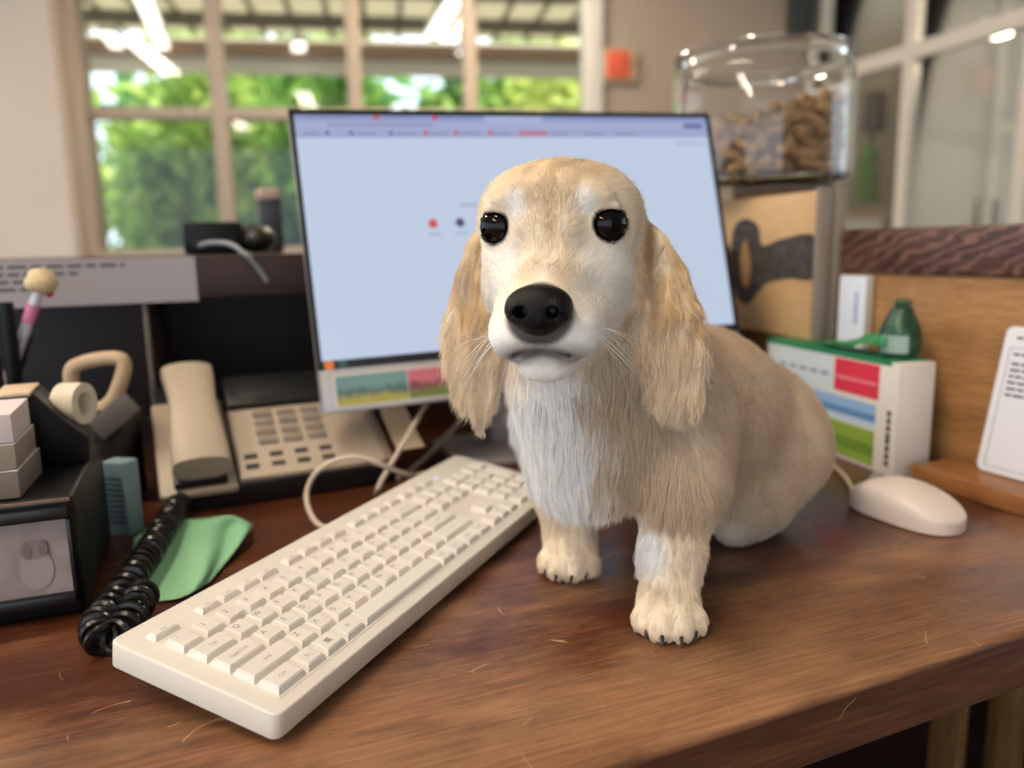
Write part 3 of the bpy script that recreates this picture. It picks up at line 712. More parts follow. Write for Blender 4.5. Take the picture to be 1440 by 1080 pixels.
m = MB(); m.box(.078, .245, 0, .118, -.006, .001, .002); pl = pp('face_plate', m, pgrey)
m = MB(); m.box(.245, PWd, 0, .110, -.006, .001, .002); pp('side_plate', m, pgrey)
m = MB(); m.box(0, .076, -.006, .150, -.012, -.004, .003); pp('cradle', m, pgrey)
m = MB(); m.box(.080, PWd - .004, .121, .180, -.006, .006, .003); dsp = pp('display_hood', m, pblack)
m = MB(); m.box(.095, .20, .130, .172, .006, .0068, .0004); pp('display', m, mat('display_dark', srgb(16, 18, 20), .5), dsp)
for r_ in range(4):
    for c_ in range(3):
        m = MB(); m.box(.105 + c_ * .027, .126 + c_ * .027, .050 + r_ * .0165, .060 + r_ * .0165, .001, .0042, .0012); pp('key', m, pmid, pl)
for r_ in range(2):
    for c_ in range(4):
        m = MB(); m.box(.086 + c_ * .027, .100 + c_ * .027, .013 + r_ * .016, .0195 + r_ * .016, .001, .0035, .001); pp('button', m, pdark, pl)
m = MB(); m.box(.252, .285, .012, .10, .001, .0016); pp('index_card', m, mat('index_card', srgb(206, 184, 152), .6), pl)
# handset: a bar with a rounded back, swelling at both ends
prof = []
for k in range(15):
    s = k / 14; y = .004 + s * .172; w_ = .0265 + .002 * math.cos(2 * math.pi * s); top = .034 + .010 * math.sin(math.pi * s); bot = .004 + .014 * math.sin(math.pi * s)
    prof.append([(.042 + w_ * math.cos(a) , y, (bot + top) / 2 + (top - bot) / 2 * (abs(math.sin(a)) ** .55) * (1 if math.sin(a) > 0 else -1)) for a in [2 * math.pi * j / 20 for j in range(21)]])
m = MB(); m.grid(prof)
for e_ in (prof[0], prof[-1]): m.bm.faces.new([m.bm.verts.new(p) for p in e_[:-1]])
bmesh.ops.remove_doubles(m.bm, verts=m.bm.verts, dist=1e-5); bmesh.ops.recalc_face_normals(m.bm, faces=m.bm.faces)
hs = pp('handset', m, pgrey)
m = MB(); m.box(.014, .066, .000, .045, -.004, .005, .002); pp('mouthpiece', m, pblack, hs)
# coiled cord
path = bez([at_z(257, 699, .0130), at_z(238, 730, .0165), at_z(214, 770, .0170), at_z(186, 812, .0165), at_z(160, 852, .0135), at_z(138, 878, .0130), at_z(146, 900, .0130), at_z(170, 890, .0125), at_z(188, 860, .0165), at_z(202, 834, .018)], 40)
path = np.array(path); seg = np.r_[0, np.cumsum(np.linalg.norm(np.diff(path, axis=0), axis=1))]
n = int(seg[-1] / .0105 * 16); ss = np.linspace(0, seg[-1], n)
pp_ = np.stack([np.interp(ss, seg, path[:, i]) for i in range(3)], 1); tg = np.gradient(pp_, axis=0); tg /= np.linalg.norm(tg, axis=1, keepdims=True)
up = np.array([0, 0, 1.0]); sd = np.cross(tg, up); sd /= np.linalg.norm(sd, axis=1, keepdims=True); upv = np.cross(sd, tg)
ang = ss / .0105 * 2 * math.pi
hel = pp_ + (sd * np.cos(ang)[:, None] + upv * np.sin(ang)[:, None]) * .0098
hel[:, 2] = np.maximum(hel[:, 2], .0024)
m = MB(); m.tube([tuple(p) for p in hel], .0026, 6); o = obj('coiled_cord', m, mat('cord_black', srgb(20, 17, 16), .28)); tag(o, 'black coiled telephone cord bunched on the desk beside the keyboard', 'cord')

# ------------------------------------------------------------------ mouse
ma, mb_ = at_z(1204, 690, .012), at_z(1350, 733, .014)
d_ = mb_ - ma; mang = math.atan2(d_[1], d_[0]); ML = float(np.linalg.norm(d_[:2]))
ms = thing('computer_mouse', 'white wired computer mouse on the desk in front of the product box', 'mouse', (ma[0], ma[1], .0006), (0, 0, mang))
def mouse_sec(s, z0, z1, grow=0.0):
    wv = .5 * .062 * (max(0, 1 - abs(2 * s - 1) ** 3.2)) ** .42 * (.94 + .10 * s) + grow
    hz = z0 + (z1 - z0)
    return wv
rowsT, rowsB = [], []
NS, NA = 22, 18
def hcurve(s): return .012 + .026 * (math.sin(math.pi * min(1, max(0, s * .86 + .09))) ** .9)
tm, bm_ = [], []
for i in range(NS + 1):
    s = i / NS; s2 = .5 - .5 * math.cos(math.pi * s); wv = mouse_sec(s2, 0, 0); h_ = hcurve(s2); y_ = s2 * ML
    edge = .30 * h_ + .006
    fac = (max(0, 1 - abs(2 * s2 - 1) ** 6)) ** .5
    tm.append([(y_, wv * math.cos(a), edge + (h_ - edge) * fac * math.sin(a) ** .75) for a in [math.pi * j / NA for j in range(NA + 1)]])
    bm_.append([(y_, wv * .985, edge), (y_, wv * 1.0, edge * .6), (y_, wv * .93, .001), (y_, 0, .0), (y_, -wv * .93, .001), (y_, -wv, edge * .6), (y_, -wv * .985, edge)])
m = MB(); m.grid(tm); bmesh.ops.remove_doubles(m.bm, verts=m.bm.verts, dist=1e-5); obj('top_shell', m, mat('mouse_white', srgb(226, 212, 200), .38), ms)
m = MB(); m.grid(bm_); bmesh.ops.remove_doubles(m.bm, verts=m.bm.verts, dist=1e-5); obj('lower_shell', m, mat('mouse_white'), ms)
m = MB(); m.lathe([(0, -.003), (.009, -.003), (.0098, 0), (.009, .003), (0, .003)], 18, Matrix.Translation((ML * .22, 0, hcurve(.22) - .005)) @ Matrix.Rotation(math.pi / 2, 4, 'X')); obj('scroll_wheel', m, mat('wheel_grey', srgb(150, 142, 136), .5), ms)
ms.rotation_euler = (0, 0, mang)
cable('mouse_cable', 'thin pale mouse cable running off behind the dog', [ma + np.array([.004, .002, 0]) * 0 + (ma - mb_) / ML * .001 + np.array([0, 0, -.004]), at_z(1190, 672, .006), at_z(1172, 655, .004), at_z(1150, 640, .004), at_z(1090, 625, .004)], .0020, cab_m)

# ------------------------------------------------------------------ product box, roll, picture block
bd = np.array([.11, .994, 0]); bd /= np.linalg.norm(bd); bn = np.array([bd[1], -bd[0], 0]); b0 = np.array([.700, .637, 0])
BL, BWd, BH = .255, .048, .1305
bx = thing('product_box', 'white product box with a green lid, red square and blue and green stripes', 'box', tuple(b0) , (0, 0, math.atan2(bd[1], bd[0])))
# local: x along the long side (away), y = toward the dog (left); box spans y 0..-BWd
cardw = mat('box_white', srgb(226, 218, 210), .5)
m = MB(); m.box(0, BL, -BWd, 0, .0006, BH, .0012); obj('box_body', m, cardw, bx)
def bp(x0, x1, z0, z1, col, nm, name='printed_panel', **k):
    m = MB(); m.box(x0, x1, 0, .0004, z0, z1); return obj(name, m, mat(nm, col, .5), bx, smooth=False, **k)
bp(.030, .108, BH - .046, BH - .006, srgb(222, 60, 80), 'box_red', label='red square'); bp(.034, .104, BH - .030, BH - .027, srgb(240, 150, 160), 'box_red_line', 'printed_line').location.y = .0004
for k, (z0, z1, c) in enumerate(((.066, .078, (150, 186, 224)), (.057, .066, (96, 140, 196)), (.049, .057, (196, 214, 230)), (.030, .047, (140, 166, 66)), (.016, .030, (104, 138, 50)), (.006, .016, (140, 166, 66)))): bp(.033, .150, z0, z1, srgb(*c), 'box_stripe%d' % k)
bp(.112, .250, .080, BH - .004, srgb(214, 224, 230), 'box_pale')
for k in range(5): bp(.120 + .022 * k, .134 + .022 * k, .10, .104, srgb(120, 140, 160), 'box_mark', 'printed_line').location.y = .0004
m = MB(); m.box(.012, BL, -BWd + .001, .0004, BH, BH + .0015); m.box(.012, BL, 0, .0008, BH - .004, BH + .0015); obj('green_lid_edge', m, mat('box_green', srgb(36, 128, 84), .5), bx, label='green lid')
for k, (z0, L) in enumerate(((.062, .030), (.030, .026))):
    for j in range(4):
        m = MB(); m.box(.0085, .0145, 0, .0004, z0 - .018 + j * .0085, z0 - .018 + j * .0085 + .0062); obj('printed_letter', m, mat('box_ink', srgb(52, 46, 44), .6), bx, smooth=False)

rp = at_z(1276, 505, BH)
rl = thing('bag_roll', 'dark green roll of bags with a loose tail on the product box', 'roll', (rp[0], rp[1] + .012, BH + .0018))
gdark = mat('roll_green', srgb(40, 74, 54), .3, var=.5, vscale=90); gplast = mat('bag_green', srgb(46, 138, 78), .28, var=.25, vscale=60, trans=0)
prof_ = [(0, 0), (.019, 0), (.0225, .007), (.0232, .020), (.0215, .032), (.0175, .042), (.0135, .050), (.0115, .056), (.006, .059), (.0, .059)]
m = MB(); m.lathe(prof_, 28); obj('roll', m, gdark, rl)
m = MB(); m.lathe([(.002, .0592), (.0085, .0585), (.0105, .062), (.007, .066), (0, .0655)], 7); obj('twist', m, mat('twist_green', srgb(70, 96, 70), .35), rl)
m = MB(); rw = []
for i in range(9):
    a = math.radians(165 + i * 10); rw.append([((.0236) * math.cos(a), (.0236) * math.sin(a), z) for z in (.006, .016, .026)])
m.grid(rw); obj('label_patch', m, mat('patch_silver', srgb(150, 176, 164), .3), rl)
# tail sheet rumpled over the lid
m = MB(); rw = []
e0, e1 = np.array([rp[0] - .012, rp[1] + .012, 0]), at_z(1160, 487, BH)
for i in range(15):
    s = i / 14; c = e0 + (e1 - e0) * s; wv = .022 - .006 * s
    rr_ = []
    for j in range(9):
        v = (j / 8 - .5) * 2
        z = BH + .0030 + (1 - s) ** 1.5 * .030 * (1 - abs(v) * .6) + .003 * abs(math.sin(5 * s + 3 * v)) + .0025 * abs(math.cos(9 * s - 4 * v)) * (1 - s * .5)
        rr_.append((c[0] + wv * v * .9 - rl.location[0], c[1] + .006 * v - rl.location[1], z - rl.location[2]))
    rw.append(rr_)
m.grid(rw); tl_ = obj('bag_tail', m, gplast, rl, label='bright green loose bag tail')
md = tl_.modifiers.new('thickness', 'SOLIDIFY'); md.thickness = .0006

pic = thing('picture_block', 'tan picture block with a black long-eared dog print standing on the product box', 'picture', (.753, .826, BH + .002), (0, 0, math.atan2(bd[1], bd[0])))
PL, PT, PH = .34, .034, .198
tan = wood('picture_tan', srgb(172, 136, 96), srgb(196, 160, 116), srgb(208, 176, 132), rough=.5, stretch=(3, 20, 20))
m = MB(); m.box(.004, PL, -PT, 0, 0, PH, .002); obj('panel', m, tan, pic)
m = MB(); m.box(-.004, .004, -PT - .002, -PT * .58, 0, PH + .003, .0015); m.box(-.004, .004, -PT * .42, .006, 0, PH + .003, .0015); obj('end_frame', m, mat('frame_grey', srgb(140, 126, 114), .5), pic)
m = MB(); m.box(.0, .004, -PT * .58, -PT * .42, .002, PH); obj('frame_groove', m, mat('frame_grey'), pic)
# black animal shape printed on the block: long body and drooping ear
dp = mat('print_black', srgb(66, 60, 58), .65, var=.6, vscale=70)
def blob(pts, name='print_shape', mt=dp, y=.0005):
    m = MB(); m.prism([(p[0], p[1]) for p in bez_closed(pts)], 0, y, mtx=Matrix(((1, 0, 0, 0), (0, 0, 1, 0), (0, 1, 0, 0), (0, 0, 0, 1)))); return obj(name, m, mt, pic, smooth=False)
def bez_closed(P, n=6):
    P = [np.array(p) for p in P]; out = []
    for i in range(len(P)):
        a, b, c, d = P[i - 1], P[i], P[(i + 1) % len(P)], P[(i + 2) % len(P)]
        for k in range(n):
            t_ = k / n; out.append(.5 * ((2 * b) + (c - a) * t_ + (2 * a - 5 * b + 4 * c - d) * t_ * t_ + (3 * b - a - 3 * c + d) * t_ ** 3))
    return out
def pxl(u, v):
    """pixel on the block's printed face -> (along, up)"""
    o_ = np.array([.753, .826, BH + .002]); r = ray(u, v); nrm = np.array([-bd[1], bd[0], 0]); t_ = ((o_ - CAM) @ nrm) / (r @ nrm); p = CAM + r * t_ - o_
    return (float(p @ bd), float(p[2]))
blob([pxl(*p) for p in ((1146, 332), (1100, 336), (1072, 345), (1066, 318), (1048, 308), (1032, 322), (1028, 370), (1034, 412), (1050, 428), (1066, 412), (1080, 398), (1110, 392), (1146, 390))])
blob([pxl(*p) for p in ((1049, 338), (1042, 360), (1044, 398), (1052, 402), (1056, 372))], 'print_highlight', mat('print_tan', srgb(176, 134, 92), .6), .0009)

# white booklet between the picture block and the board
q0 = at_x(1186, 482, .772); q1 = at_x(1221, 388, .777)
wb_ = thing('white_booklet', 'thin white booklet standing between the picture block and the side board', 'booklet', (.772, .72, .1), (0, 0, 0))
y1_, y0_ = at_x(1184, 430, .775)[1], at_x(1221, 430, .775)[1]
m = MB(); m.box(.769, .7825, y0_, y1_, .0006, q1[2], .001); wb_.location = (.772, (y0_ + y1_) / 2, 0); obj('cover', m, mat('booklet_white', srgb(222, 226, 238), .4), wb_, world=True)
m = MB(); m.box(.770, .7815, y0_ - .0006, y0_ + .0004, .002, q1[2] - .002); obj('pages', m, mat('pages_cream', srgb(216, 210, 200), .7), wb_, world=True)
m = MB(); m.box(.7682, .769, y0_ + .012, y0_ + .016, .16, .20); obj('spine_print', m, mat('spine_blue', srgb(150, 160, 200), .5), wb_, world=True)

# ------------------------------------------------------------------ jar of biscuits on a carton
JY = 1.08
jl, jr, jb = at_y(962, 150, JY), at_y(1172, 150, JY), at_y(1095, 262, JY)
jc = np.array([(jl[0] + jr[0]) / 2, JY, jb[2]]); JR = float(np.linalg.norm(jr - jl)) / 2 * .965
jt = at_y(1066, 84, JY)[2] - jc[2]
cxr = float(at_y(1172, 280, JY - .06)[0])
ct = thing('carton', 'plain brown carton under the biscuit jar behind the picture block', 'carton', (jc[0], jc[1], 0))
m = MB(); m.box(max(.836, jc[0] - JR * .5), cxr, jc[1] - .06, jc[1] + .045, .0008, jc[2] - .004, .002); obj('box', m, mat('carton_brown', srgb(150, 112, 76), .7), ct, world=True)
m = MB(); m.box(max(.836, jc[0] - JR * .5) - .001, cxr + .001, jc[1] - .062, jc[1] + .047, jc[2] - .010, jc[2] - .0005, .002); obj('lid', m, mat('carton_lid', srgb(158, 138, 124), .6), ct, world=True)
jar = thing('biscuit_jar', 'large clear glass jar half full of brown dog biscuits', 'jar', tuple(jc))
clear = mat('clear_glass', (1, 1, 1, 1), .02, trans=1.0, ior=1.45)
Hj = jt
m = MB(); m.lathe([(0, 0), (JR * .93, 0), (JR * .99, .006), (JR, .03), (JR, Hj * .84), (JR * .97, Hj * .90), (JR * .93, Hj * .93), (JR * .97, Hj * .96), (JR * .95, Hj), (JR * .91, Hj), (JR * .89, Hj * .93), (JR * .93, Hj * .90), (JR * .965, Hj * .84), (JR * .965, .03), (JR * .95, .014), (0, .012)], 64); jo = obj('glass_body', m, clear, jar)
m = MB(); m.lathe([(JR * .92, Hj * 1.004), (JR * .97, Hj * 1.004), (JR * .99, Hj * 1.02), (JR * .97, Hj * 1.036), (JR * .92, Hj * 1.036), (JR * .90, Hj * 1.02)], 64, closed=True); obj('rim', m, clear, jar)
bone_m = mat('biscuit_brown', srgb(186, 150, 106), .75, var=.3, vscale=70, bump=.3, bscale=300)
bone = MB(); bone.tube([(-.020, 0, 0), (-.013, 0, 0), (0, 0, 0), (.013, 0, 0), (.020, 0, 0)], [.0075, .0092, .0078, .0092, .0075], 8)
bone_me = bpy.data.meshes.new('biscuit'); bone.bm.to_mesh(bone_me); bone.bm.free(); smooth_mesh(bone_me); bone_me.materials.append(bone_m)
R_in = JR * .965 - .024
fill = Hj * .70
cnt = 0
zc = .024
layers = int(fill / .0165)
for L_ in range(layers):
    z = .0235 + L_ * .0165
    for ring, nn in ((R_in, 20), (R_in - .034, 12), (R_in - .066, 5)):
        if ring < .01: continue
        for k in range(nn):
            th = 2 * math.pi * (k + .5 * (L_ % 2) + rng.uniform(-.2, .2)) / nn; rr_ = ring + rng.uniform(-.006, .0)
            xx, yy = rr_ * math.cos(th), rr_ * math.sin(th)
            # the heap lies higher on one side
            if z > fill * (.82 + .18 * (xx * .93 - .3 * yy) / R_in): continue
            if ring < R_in - .01 and z < fill * .40: continue
            o = bpy.data.objects.new('dog_biscuit', bone_me); COL.objects.link(o)
            o.location = (jc[0] + xx, jc[1] + yy, jc[2] + z); o.rotation_euler = (rng.uniform(-.5, .5), rng.uniform(-.6, .6), rng.uniform(0, 6.28))
            tag(o, 'brown bone-shaped dog biscuit heaped in the glass jar', 'biscuit', 'dog biscuits in the glass jar'); cnt += 1

# ------------------------------------------------------------------ left-hand clutter
black = mat('black_plastic', srgb(11, 11, 12), .45, spec=.3)
fb = thing('photo_frame', 'black box frame holding a grey photograph of a dog', 'photo frame', (-.20, .70, 0))
ftop = at_y(112, 696, .627)[2]
xr = -.104
m = MB(); m.box(-.34, xr, .629, .80, .0006, ftop, .005, 3); obj('case', m, black, fb, world=True)
fx0, fx1 = at_y(-60, 780, .626)[0], at_y(101, 780, .626)[0]; fz0, fz1 = at_y(60, 838, .626)[2], at_y(60, 732, .626)[2]
m = MB()
for b_ in ((fx0 - .008, xr - .004, fz1, ftop - .006), (fx0 - .008, xr - .004, .012, fz0), (fx1, xr - .004, fz0, fz1), (fx0 - .008, fx0, fz0, fz1)): m.box(b_[0], b_[1], .622, .630, b_[2], b_[3], .0015)
obj('frame', m, mat('frame_black', srgb(22, 20, 20), .3), fb, world=True)
m = MB(); m.box(-.338, xr - .002, .6275, .6295, ftop - .004, ftop - .001, .0006); obj('edge_strip', m, mat('edge_bronze', srgb(120, 98, 80), .4), fb, world=True)
m = MB(); m.box(fx0, fx1, .6280, .6288, fz0, fz1); ph_o = obj('photograph', m, mat('photo_grey', srgb(150, 136, 134), .35, var=.18, vscale=60), fb, world=True, smooth=False)
PHK = [0.0]
def ph_blob(u, v, rx, rz, col, nm):
    PHK[0] += .0004
    p = at_y(u, v, .628); m = MB(); m.lathe([(0, 0), (1, 0), (1, .0003), (0, .0003)], 18, Matrix.Translation((p[0], .6280 - PHK[0], p[2])) @ Matrix.Rotation(math.pi / 2, 4, 'X') @ Matrix.Diagonal((rx, rz, 1, 1)))
    obj('photo_shape', m, mat(nm, col, .4), ph_o, smooth=False)
ph_blob(52, 800, .011, .016, srgb(160, 146, 143), 'photo_pale'); ph_blob(46, 773, .0085, .007, srgb(134, 120, 117), 'photo_mid'); ph_blob(38, 775, .003, .006, srgb(116, 104, 101), 'photo_dark'); ph_blob(61, 770, .003, .006, srgb(118, 106, 103), 'photo_dark2')

# stack of paper pads on the frame
z = ftop + .0008
for k, (h_, c, lab) in enumerate(((.021, (120, 110, 100), 'grey-edged pad of paper lowest in the stack on the black frame'), (.019, (146, 136, 124), 'beige-edged pad of paper in the middle of the stack on the black frame'), (.021, (214, 200, 200), 'white pad of paper on top of the stack on the black frame'))):
    xe = at_y(34 - k * 3, 640, .645)[0]
    t = thing('paper_pad', lab, 'paper pad', (xe - .06, .672, z), (0, 0, .03 * (k - 1)), 'paper pads stacked on the black frame')
    m = MB(); m.box(-.06, .058, -.036, .034, 0, h_ - .001, .001); obj('sheets', m, mat('pad_sheets%d' % k, srgb(*c), .7), t)
    m = MB(); m.box(-.06, .058, -.036, .034, h_ - .001, h_ - .0004); obj('top_sheet', m, mat('pad_top', srgb(226, 212, 214), .6), t, smooth=False)
    z += h_ + .0002

# tape dispenser on the frame
tq = at_z(112, 650, ftop)
td = thing('tape_dispenser', 'black tape dispenser with a white tape roll standing on the black frame', 'tape dispenser', (-.133, .744, ftop + .0008), (0, 0, .04))
m = MB(); m.prism([(-.036, 0), (.028, 0), (.030, .020), (.012, .040), (-.006, .062), (-.036, .060)], -.024, .024, .002, 2, Matrix(((1, 0, 0, 0), (0, 0, 1, 0), (0, 1, 0, 0), (0, 0, 0, 1)))); obj('body', m, black, td)
m = MB(); m.lathe([(.010, -.010), (.018, -.010), (.018, .010), (.010, .010)], 28, Matrix.Translation((.018, .008, .046)) @ Matrix.Rotation(math.radians(62), 4, 'Z') @ Matrix.Rotation(math.pi / 2, 4, 'X'), closed=True); obj('tape_roll', m, mat('tape_white', srgb(226, 212, 192), .5), td)
m = MB(); m.box(-.034, -.008, -.026, .026, .0605, .064, .001); obj('cutter_plate', m, mat('cutter_cream', srgb(226, 200, 168), .4), td)
# beige ring frame behind it
rg = at_d(140, 535, .80)
t = thing('ring_handle', 'beige rounded handle ring sticking up behind the tape dispenser', 'handle', (rg[0], rg[1], 0), (0, 0, -.25))
outer = [(-.036, -.020), (-.030, .012), (-.018, .021), (.026, .024), (.030, .020), (.020, -.018), (.004, -.034)]
inner = [(-.020, -.010), (-.014, .008), (.012, .010), (.004, -.016)]
ptsR = [(-.028, rg[2] - .012), (-.022, rg[2] + .016), (.024, rg[2] + .021), (.016, rg[2] - .012), (.002, rg[2] - .028), (-.020, rg[2] - .034)]
lp_ = bez([(p[0], 0, p[1]) for p in ptsR + ptsR[:1]], 8)
m = MB(); m.tube([tuple(p) for p in lp_], .0075, 10); obj('ring', m, mat('ring_beige', srgb(190, 164, 134), .5), t)
m = MB(); m.box(-.04, .020, -.012, .05, .0008, rg[2] - .030, .004); obj('grey_case', m, mat('case_grey', srgb(26, 25, 25), .5), t)

m = MB(); m.box(-.004, .046, -.017, -.014, -.012, .012, .001, 2, Matrix.Translation((0, 0, rg[2] - .048)) @ Matrix.Rotation(math.radians(-38), 4, 'Y')); obj('grey_flap', m, mat('flap_grey', srgb(92, 86, 80), .5), t)

# pale blue pack standing on the desk
ep = at_z(168, 752, 0)
t = thing('eraser_pack', 'small pale blue pack with rows of print standing beside the black frame', 'pack', (ep[0] + .006, ep[1] + .004, .0006), (0, 0, math.radians(-36)))
eh = at_d(158, 650, float(ep[0] * sy_ + ep[1] * cy_))[2]
m = MB(); m.box(-.013, .013, -.010, .010, 0, eh, .0015); obj('pack', m, mat('pack_blue', srgb(142, 166, 172), .5), t)
for k in range(9): m = MB(); m.box(-.010, .010, -.0104, -.0100, .012 + k * (eh - .024) / 9, .012 + k * (eh - .024) / 9 + .0022); obj('print_line', m, mat('pack_ink', srgb(70, 86, 96), .6), t, smooth=False)

# pens and holder at the far left
hp = at_d(-13, 520, .815)
t = thing('pen_holder', 'black mesh pen holder at the back beside the hutch', 'pen holder', (hp[0] - .005, hp[1] + .003, .0006))
m = MB(); m.lathe([(0, 0), (.050, 0), (.0515, .10), (.052, .115), (.0495, .115), (.0475, .004), (0, .004)], 28); obj('cup', m, black, t)
m = MB(); m.lathe([(.0497, .1135), (.0535, .1135), (.0535, .118), (.0497, .118)], 28, closed=True); obj('rim', m, mat('rim_black', srgb(36, 36, 38), .3), t)
def pen(label, u0, v0, u1, v1, d, r, mt, topper=None, zb=None):
    a, b = at_d(u0, v0, d), at_d(u1, v1, d); di = (b - a) / np.linalg.norm(b - a)
    base = a + di * ((.0062 - a[2]) / di[2])
    t = thing('pen', label, 'pen', tuple(base)); L = float(np.linalg.norm(b - base))
    t.rotation_euler = Vector(di).to_track_quat('Z', 'Y').to_euler()
    m = MB(); m.lathe([(0, 0), (r * .4, .003), (r, .012), (r, L * .80), (r * .9, L)] + [(0, L)], 14); obj('barrel', m, mt, t)
    return t, L
t, L = pen('white and pink pen with a cream ice cream topper', 36, 462, 56, 405, .820, .0055, mat('pen_white', srgb(216, 214, 224), .35))
m = MB(); m.lathe([(.0062, L - .040), (.0064, L - .018)], 14); obj('pink_band', m, mat('pen_pink', srgb(216, 130, 170), .4), t)
m = MB(); m.ell((0, 0, L + .008), (.015, .015, .013), 18); m.ell((.007, 0, L + .002), (.009, .010, .009), 14); m.ell((-.006, .004, L + .003), (.009, .009, .008), 14); obj('topper', m, mat('topper_cream', srgb(214, 192, 150), .7, var=.15, vscale=120), t)
m = MB(); m.ell((.004, -.009, L - .002), (.005, .004, .005), 12); obj('cherry', m, mat('topper_red', srgb(176, 60, 70), .4), t)
pen('thick black marker leaning in the pen holder', 21, 545, 8, 425, .805, .0075, black)
pen('slim dark red pen leaning in the pen holder', -1, 560, -6, 500, .800, .0060, mat('pen_maroon', srgb(66, 22, 28), .35))
pen('dark grey pen with a silver clip in the pen holder', 25, 520, 40, 468, .834, .0055, mat('pen_grey', srgb(46, 48, 52), .3))

# crumpled green paper on the desk
gpx = [[(188, 756), (208, 742), (245, 733), (290, 729), (326, 725), (356, 738)], [(186, 784), (212, 770), (250, 760), (292, 752), (322, 746), (346, 752)], [(186, 810), (214, 798), (254, 790), (290, 782), (314, 774), (330, 776)], [(190, 834), (222, 826), (256, 818), (284, 810), (300, 802), (312, 798)], [(196, 848), (222, 846), (250, 842), (270, 834), (286, 824), (296, 818)]]
gz_ = [[.001, .0015, .002, .014, .020, .006], [.001, .0015, .002, .013, .006, .012], [.001, .0015, .003, .012, .004, .006], [.001, .0015, .003, .009, .004, .003], [.001, .0015, .003, .005, .003, .002]]
gr = [[at_z(u, v, gz_[i][j]) for j, (u, v) in enumerate(r_)] for i, r_ in enumerate(gpx)]
fine = [bez(r_, 5) for r_ in gr]; fine = list(map(list, zip(*[bez(c_, 5) for c_ in zip(*fine)])))
m = MB(); m.grid([[tuple(p) for p in r_] for r_ in fine]); o = obj('green_paper', m, mat('paper_green', srgb(140, 194, 150), .6)); tag(o, 'crumpled mint green paper lying under the coiled cord', 'paper')
md = o.modifiers.new('thickness', 'SOLIDIFY'); md.thickness = .0005

# black devices on top of the hutch
dpx = at_y(326, 352, 1.22)
t = thing('black_device', 'flat black desktop device with a rounded end on the shelf hutch', 'device', (dpx[0], 1.22, HZ + .0006))
dw = at_y(390, 340, 1.22)[0] - at_y(260, 340, 1.22)[0]; dh = at_y(326, 314, 1.22)[2] - HZ
m = MB(); m.box(-dw / 2, dw * .12, -.05, .06, 0, dh, .005); obj('body', m, black, t)
m = MB(); m.ell((dw * .26, 0, dh * .48), (dw * .25, .055, dh * .48), 22); obj('rounded_end', m, mat('device_dark', srgb(44, 42, 38), .35), t)
m = MB(); m.box(-dw * .40, dw * .02, -.0515, -.049, dh * .15, dh * .45, .0008); obj('painted_slot', m, mat('slot_shade_black', srgb(6, 6, 7), .5), t)  # raised strip, its black standing in for the shade inside a slot
d2 = at_y(380, 310, 1.36)
t = thing('webcam_box', 'small upright black box with a pinkish cap behind the flat black device', 'box', (d2[0], 1.36, HZ + .0006))
h2 = at_y(380, 282, 1.36)[2] - HZ; h3 = at_y(380, 266, 1.36)[2] - HZ; w2 = (at_y(396, 290, 1.36)[0] - at_y(365, 290, 1.36)[0]) / 2
m = MB(); m.box(-w2, w2, -.02, .02, 0, h2, .003); obj('body', m, mat('box_dark', srgb(48, 50, 56), .45), t)
m = MB(); m.box(-w2 * 1.1, w2 * 1.1, -.022, .022, h2, h3, .004); obj('cap', m, mat('cap_pink', srgb(176, 150, 138), .5), t)
cable('device_cable', 'grey cable bending from the black device over the shelf edge', [at_y(282, 345, 1.14), at_y(300, 341, 1.10), at_y(325, 344, 1.06), at_y(345, 358, 1.033), at_y(362, 376, 1.034), at_y(376, 396, 1.034)], .0032, mat('cable_slate', srgb(120, 122, 128), .45))
# ------------------------------------------------------------------ the dog
# The body is one smooth implicit surface; it is described in the camera-heading frame (right, ahead, up; metres)
# and the head in its own frame (right, forward, up; centimetres).
HS = np.array([0.035, 0.554, 0.283]); HYAW = math.radians(10)
hA = np.array([math.cos(HYAW), -math.sin(HYAW), 0]); hB = np.array([-math.sin(HYAW), -math.cos(HYAW), 0]); hC = np.array([0, 0, 1.0])
HM = np.stack([hA, hB, hC])
def to_head(P): return (P - HS) @ HM.T * 100.0
def from_head(q): return np.asarray(q, float) / 100.0 @ HM + HS
def smin(a, b, k):
    h = np.clip(0.5 + 0.5 * (b - a) / k, 0, 1); return b * (1 - h) + a * h - k * h * (1 - h)
def smax(a, b, k): return -smin(-a, -b, k)
def ell(P, c, r):
    q = (P - np.asarray(c, P.dtype)); r = np.asarray(r, P.dtype)
    k0 = np.sqrt(((q / r) ** 2).sum(-1)); k1 = np.sqrt(((q / (r * r)) ** 2).sum(-1)) + 1e-9
    return k0 * (k0 - 1) / k1
def cone(P, a, b, ra, rb):
    a = np.asarray(a, P.dtype); b = np.asarray(b, P.dtype); ba = b - a
    t = np.clip(((P - a) @ ba) / (ba @ ba), 0, 1)
    return np.sqrt((((P - a) - t[:, None] * ba) ** 2).sum(-1)) - (ra + (rb - ra) * t)
EAR_L = np.array([[-5.0, -1.6, 0.2, .5, .5], [-5.5, -1.6, -1.2, 1.2, .9], [-6.0, -1.2, -3.5, 1.6, .8], [-6.4, -0.5, -7.0, 2.05, .75], [-6.35, .2, -9.6, 2.1, .75], [-6.0, .7, -12.0, 1.4, .6], [-5.7, 1.0, -13.7, .6, .4], [-5.6, 1.0, -14.5, .1, .1]])
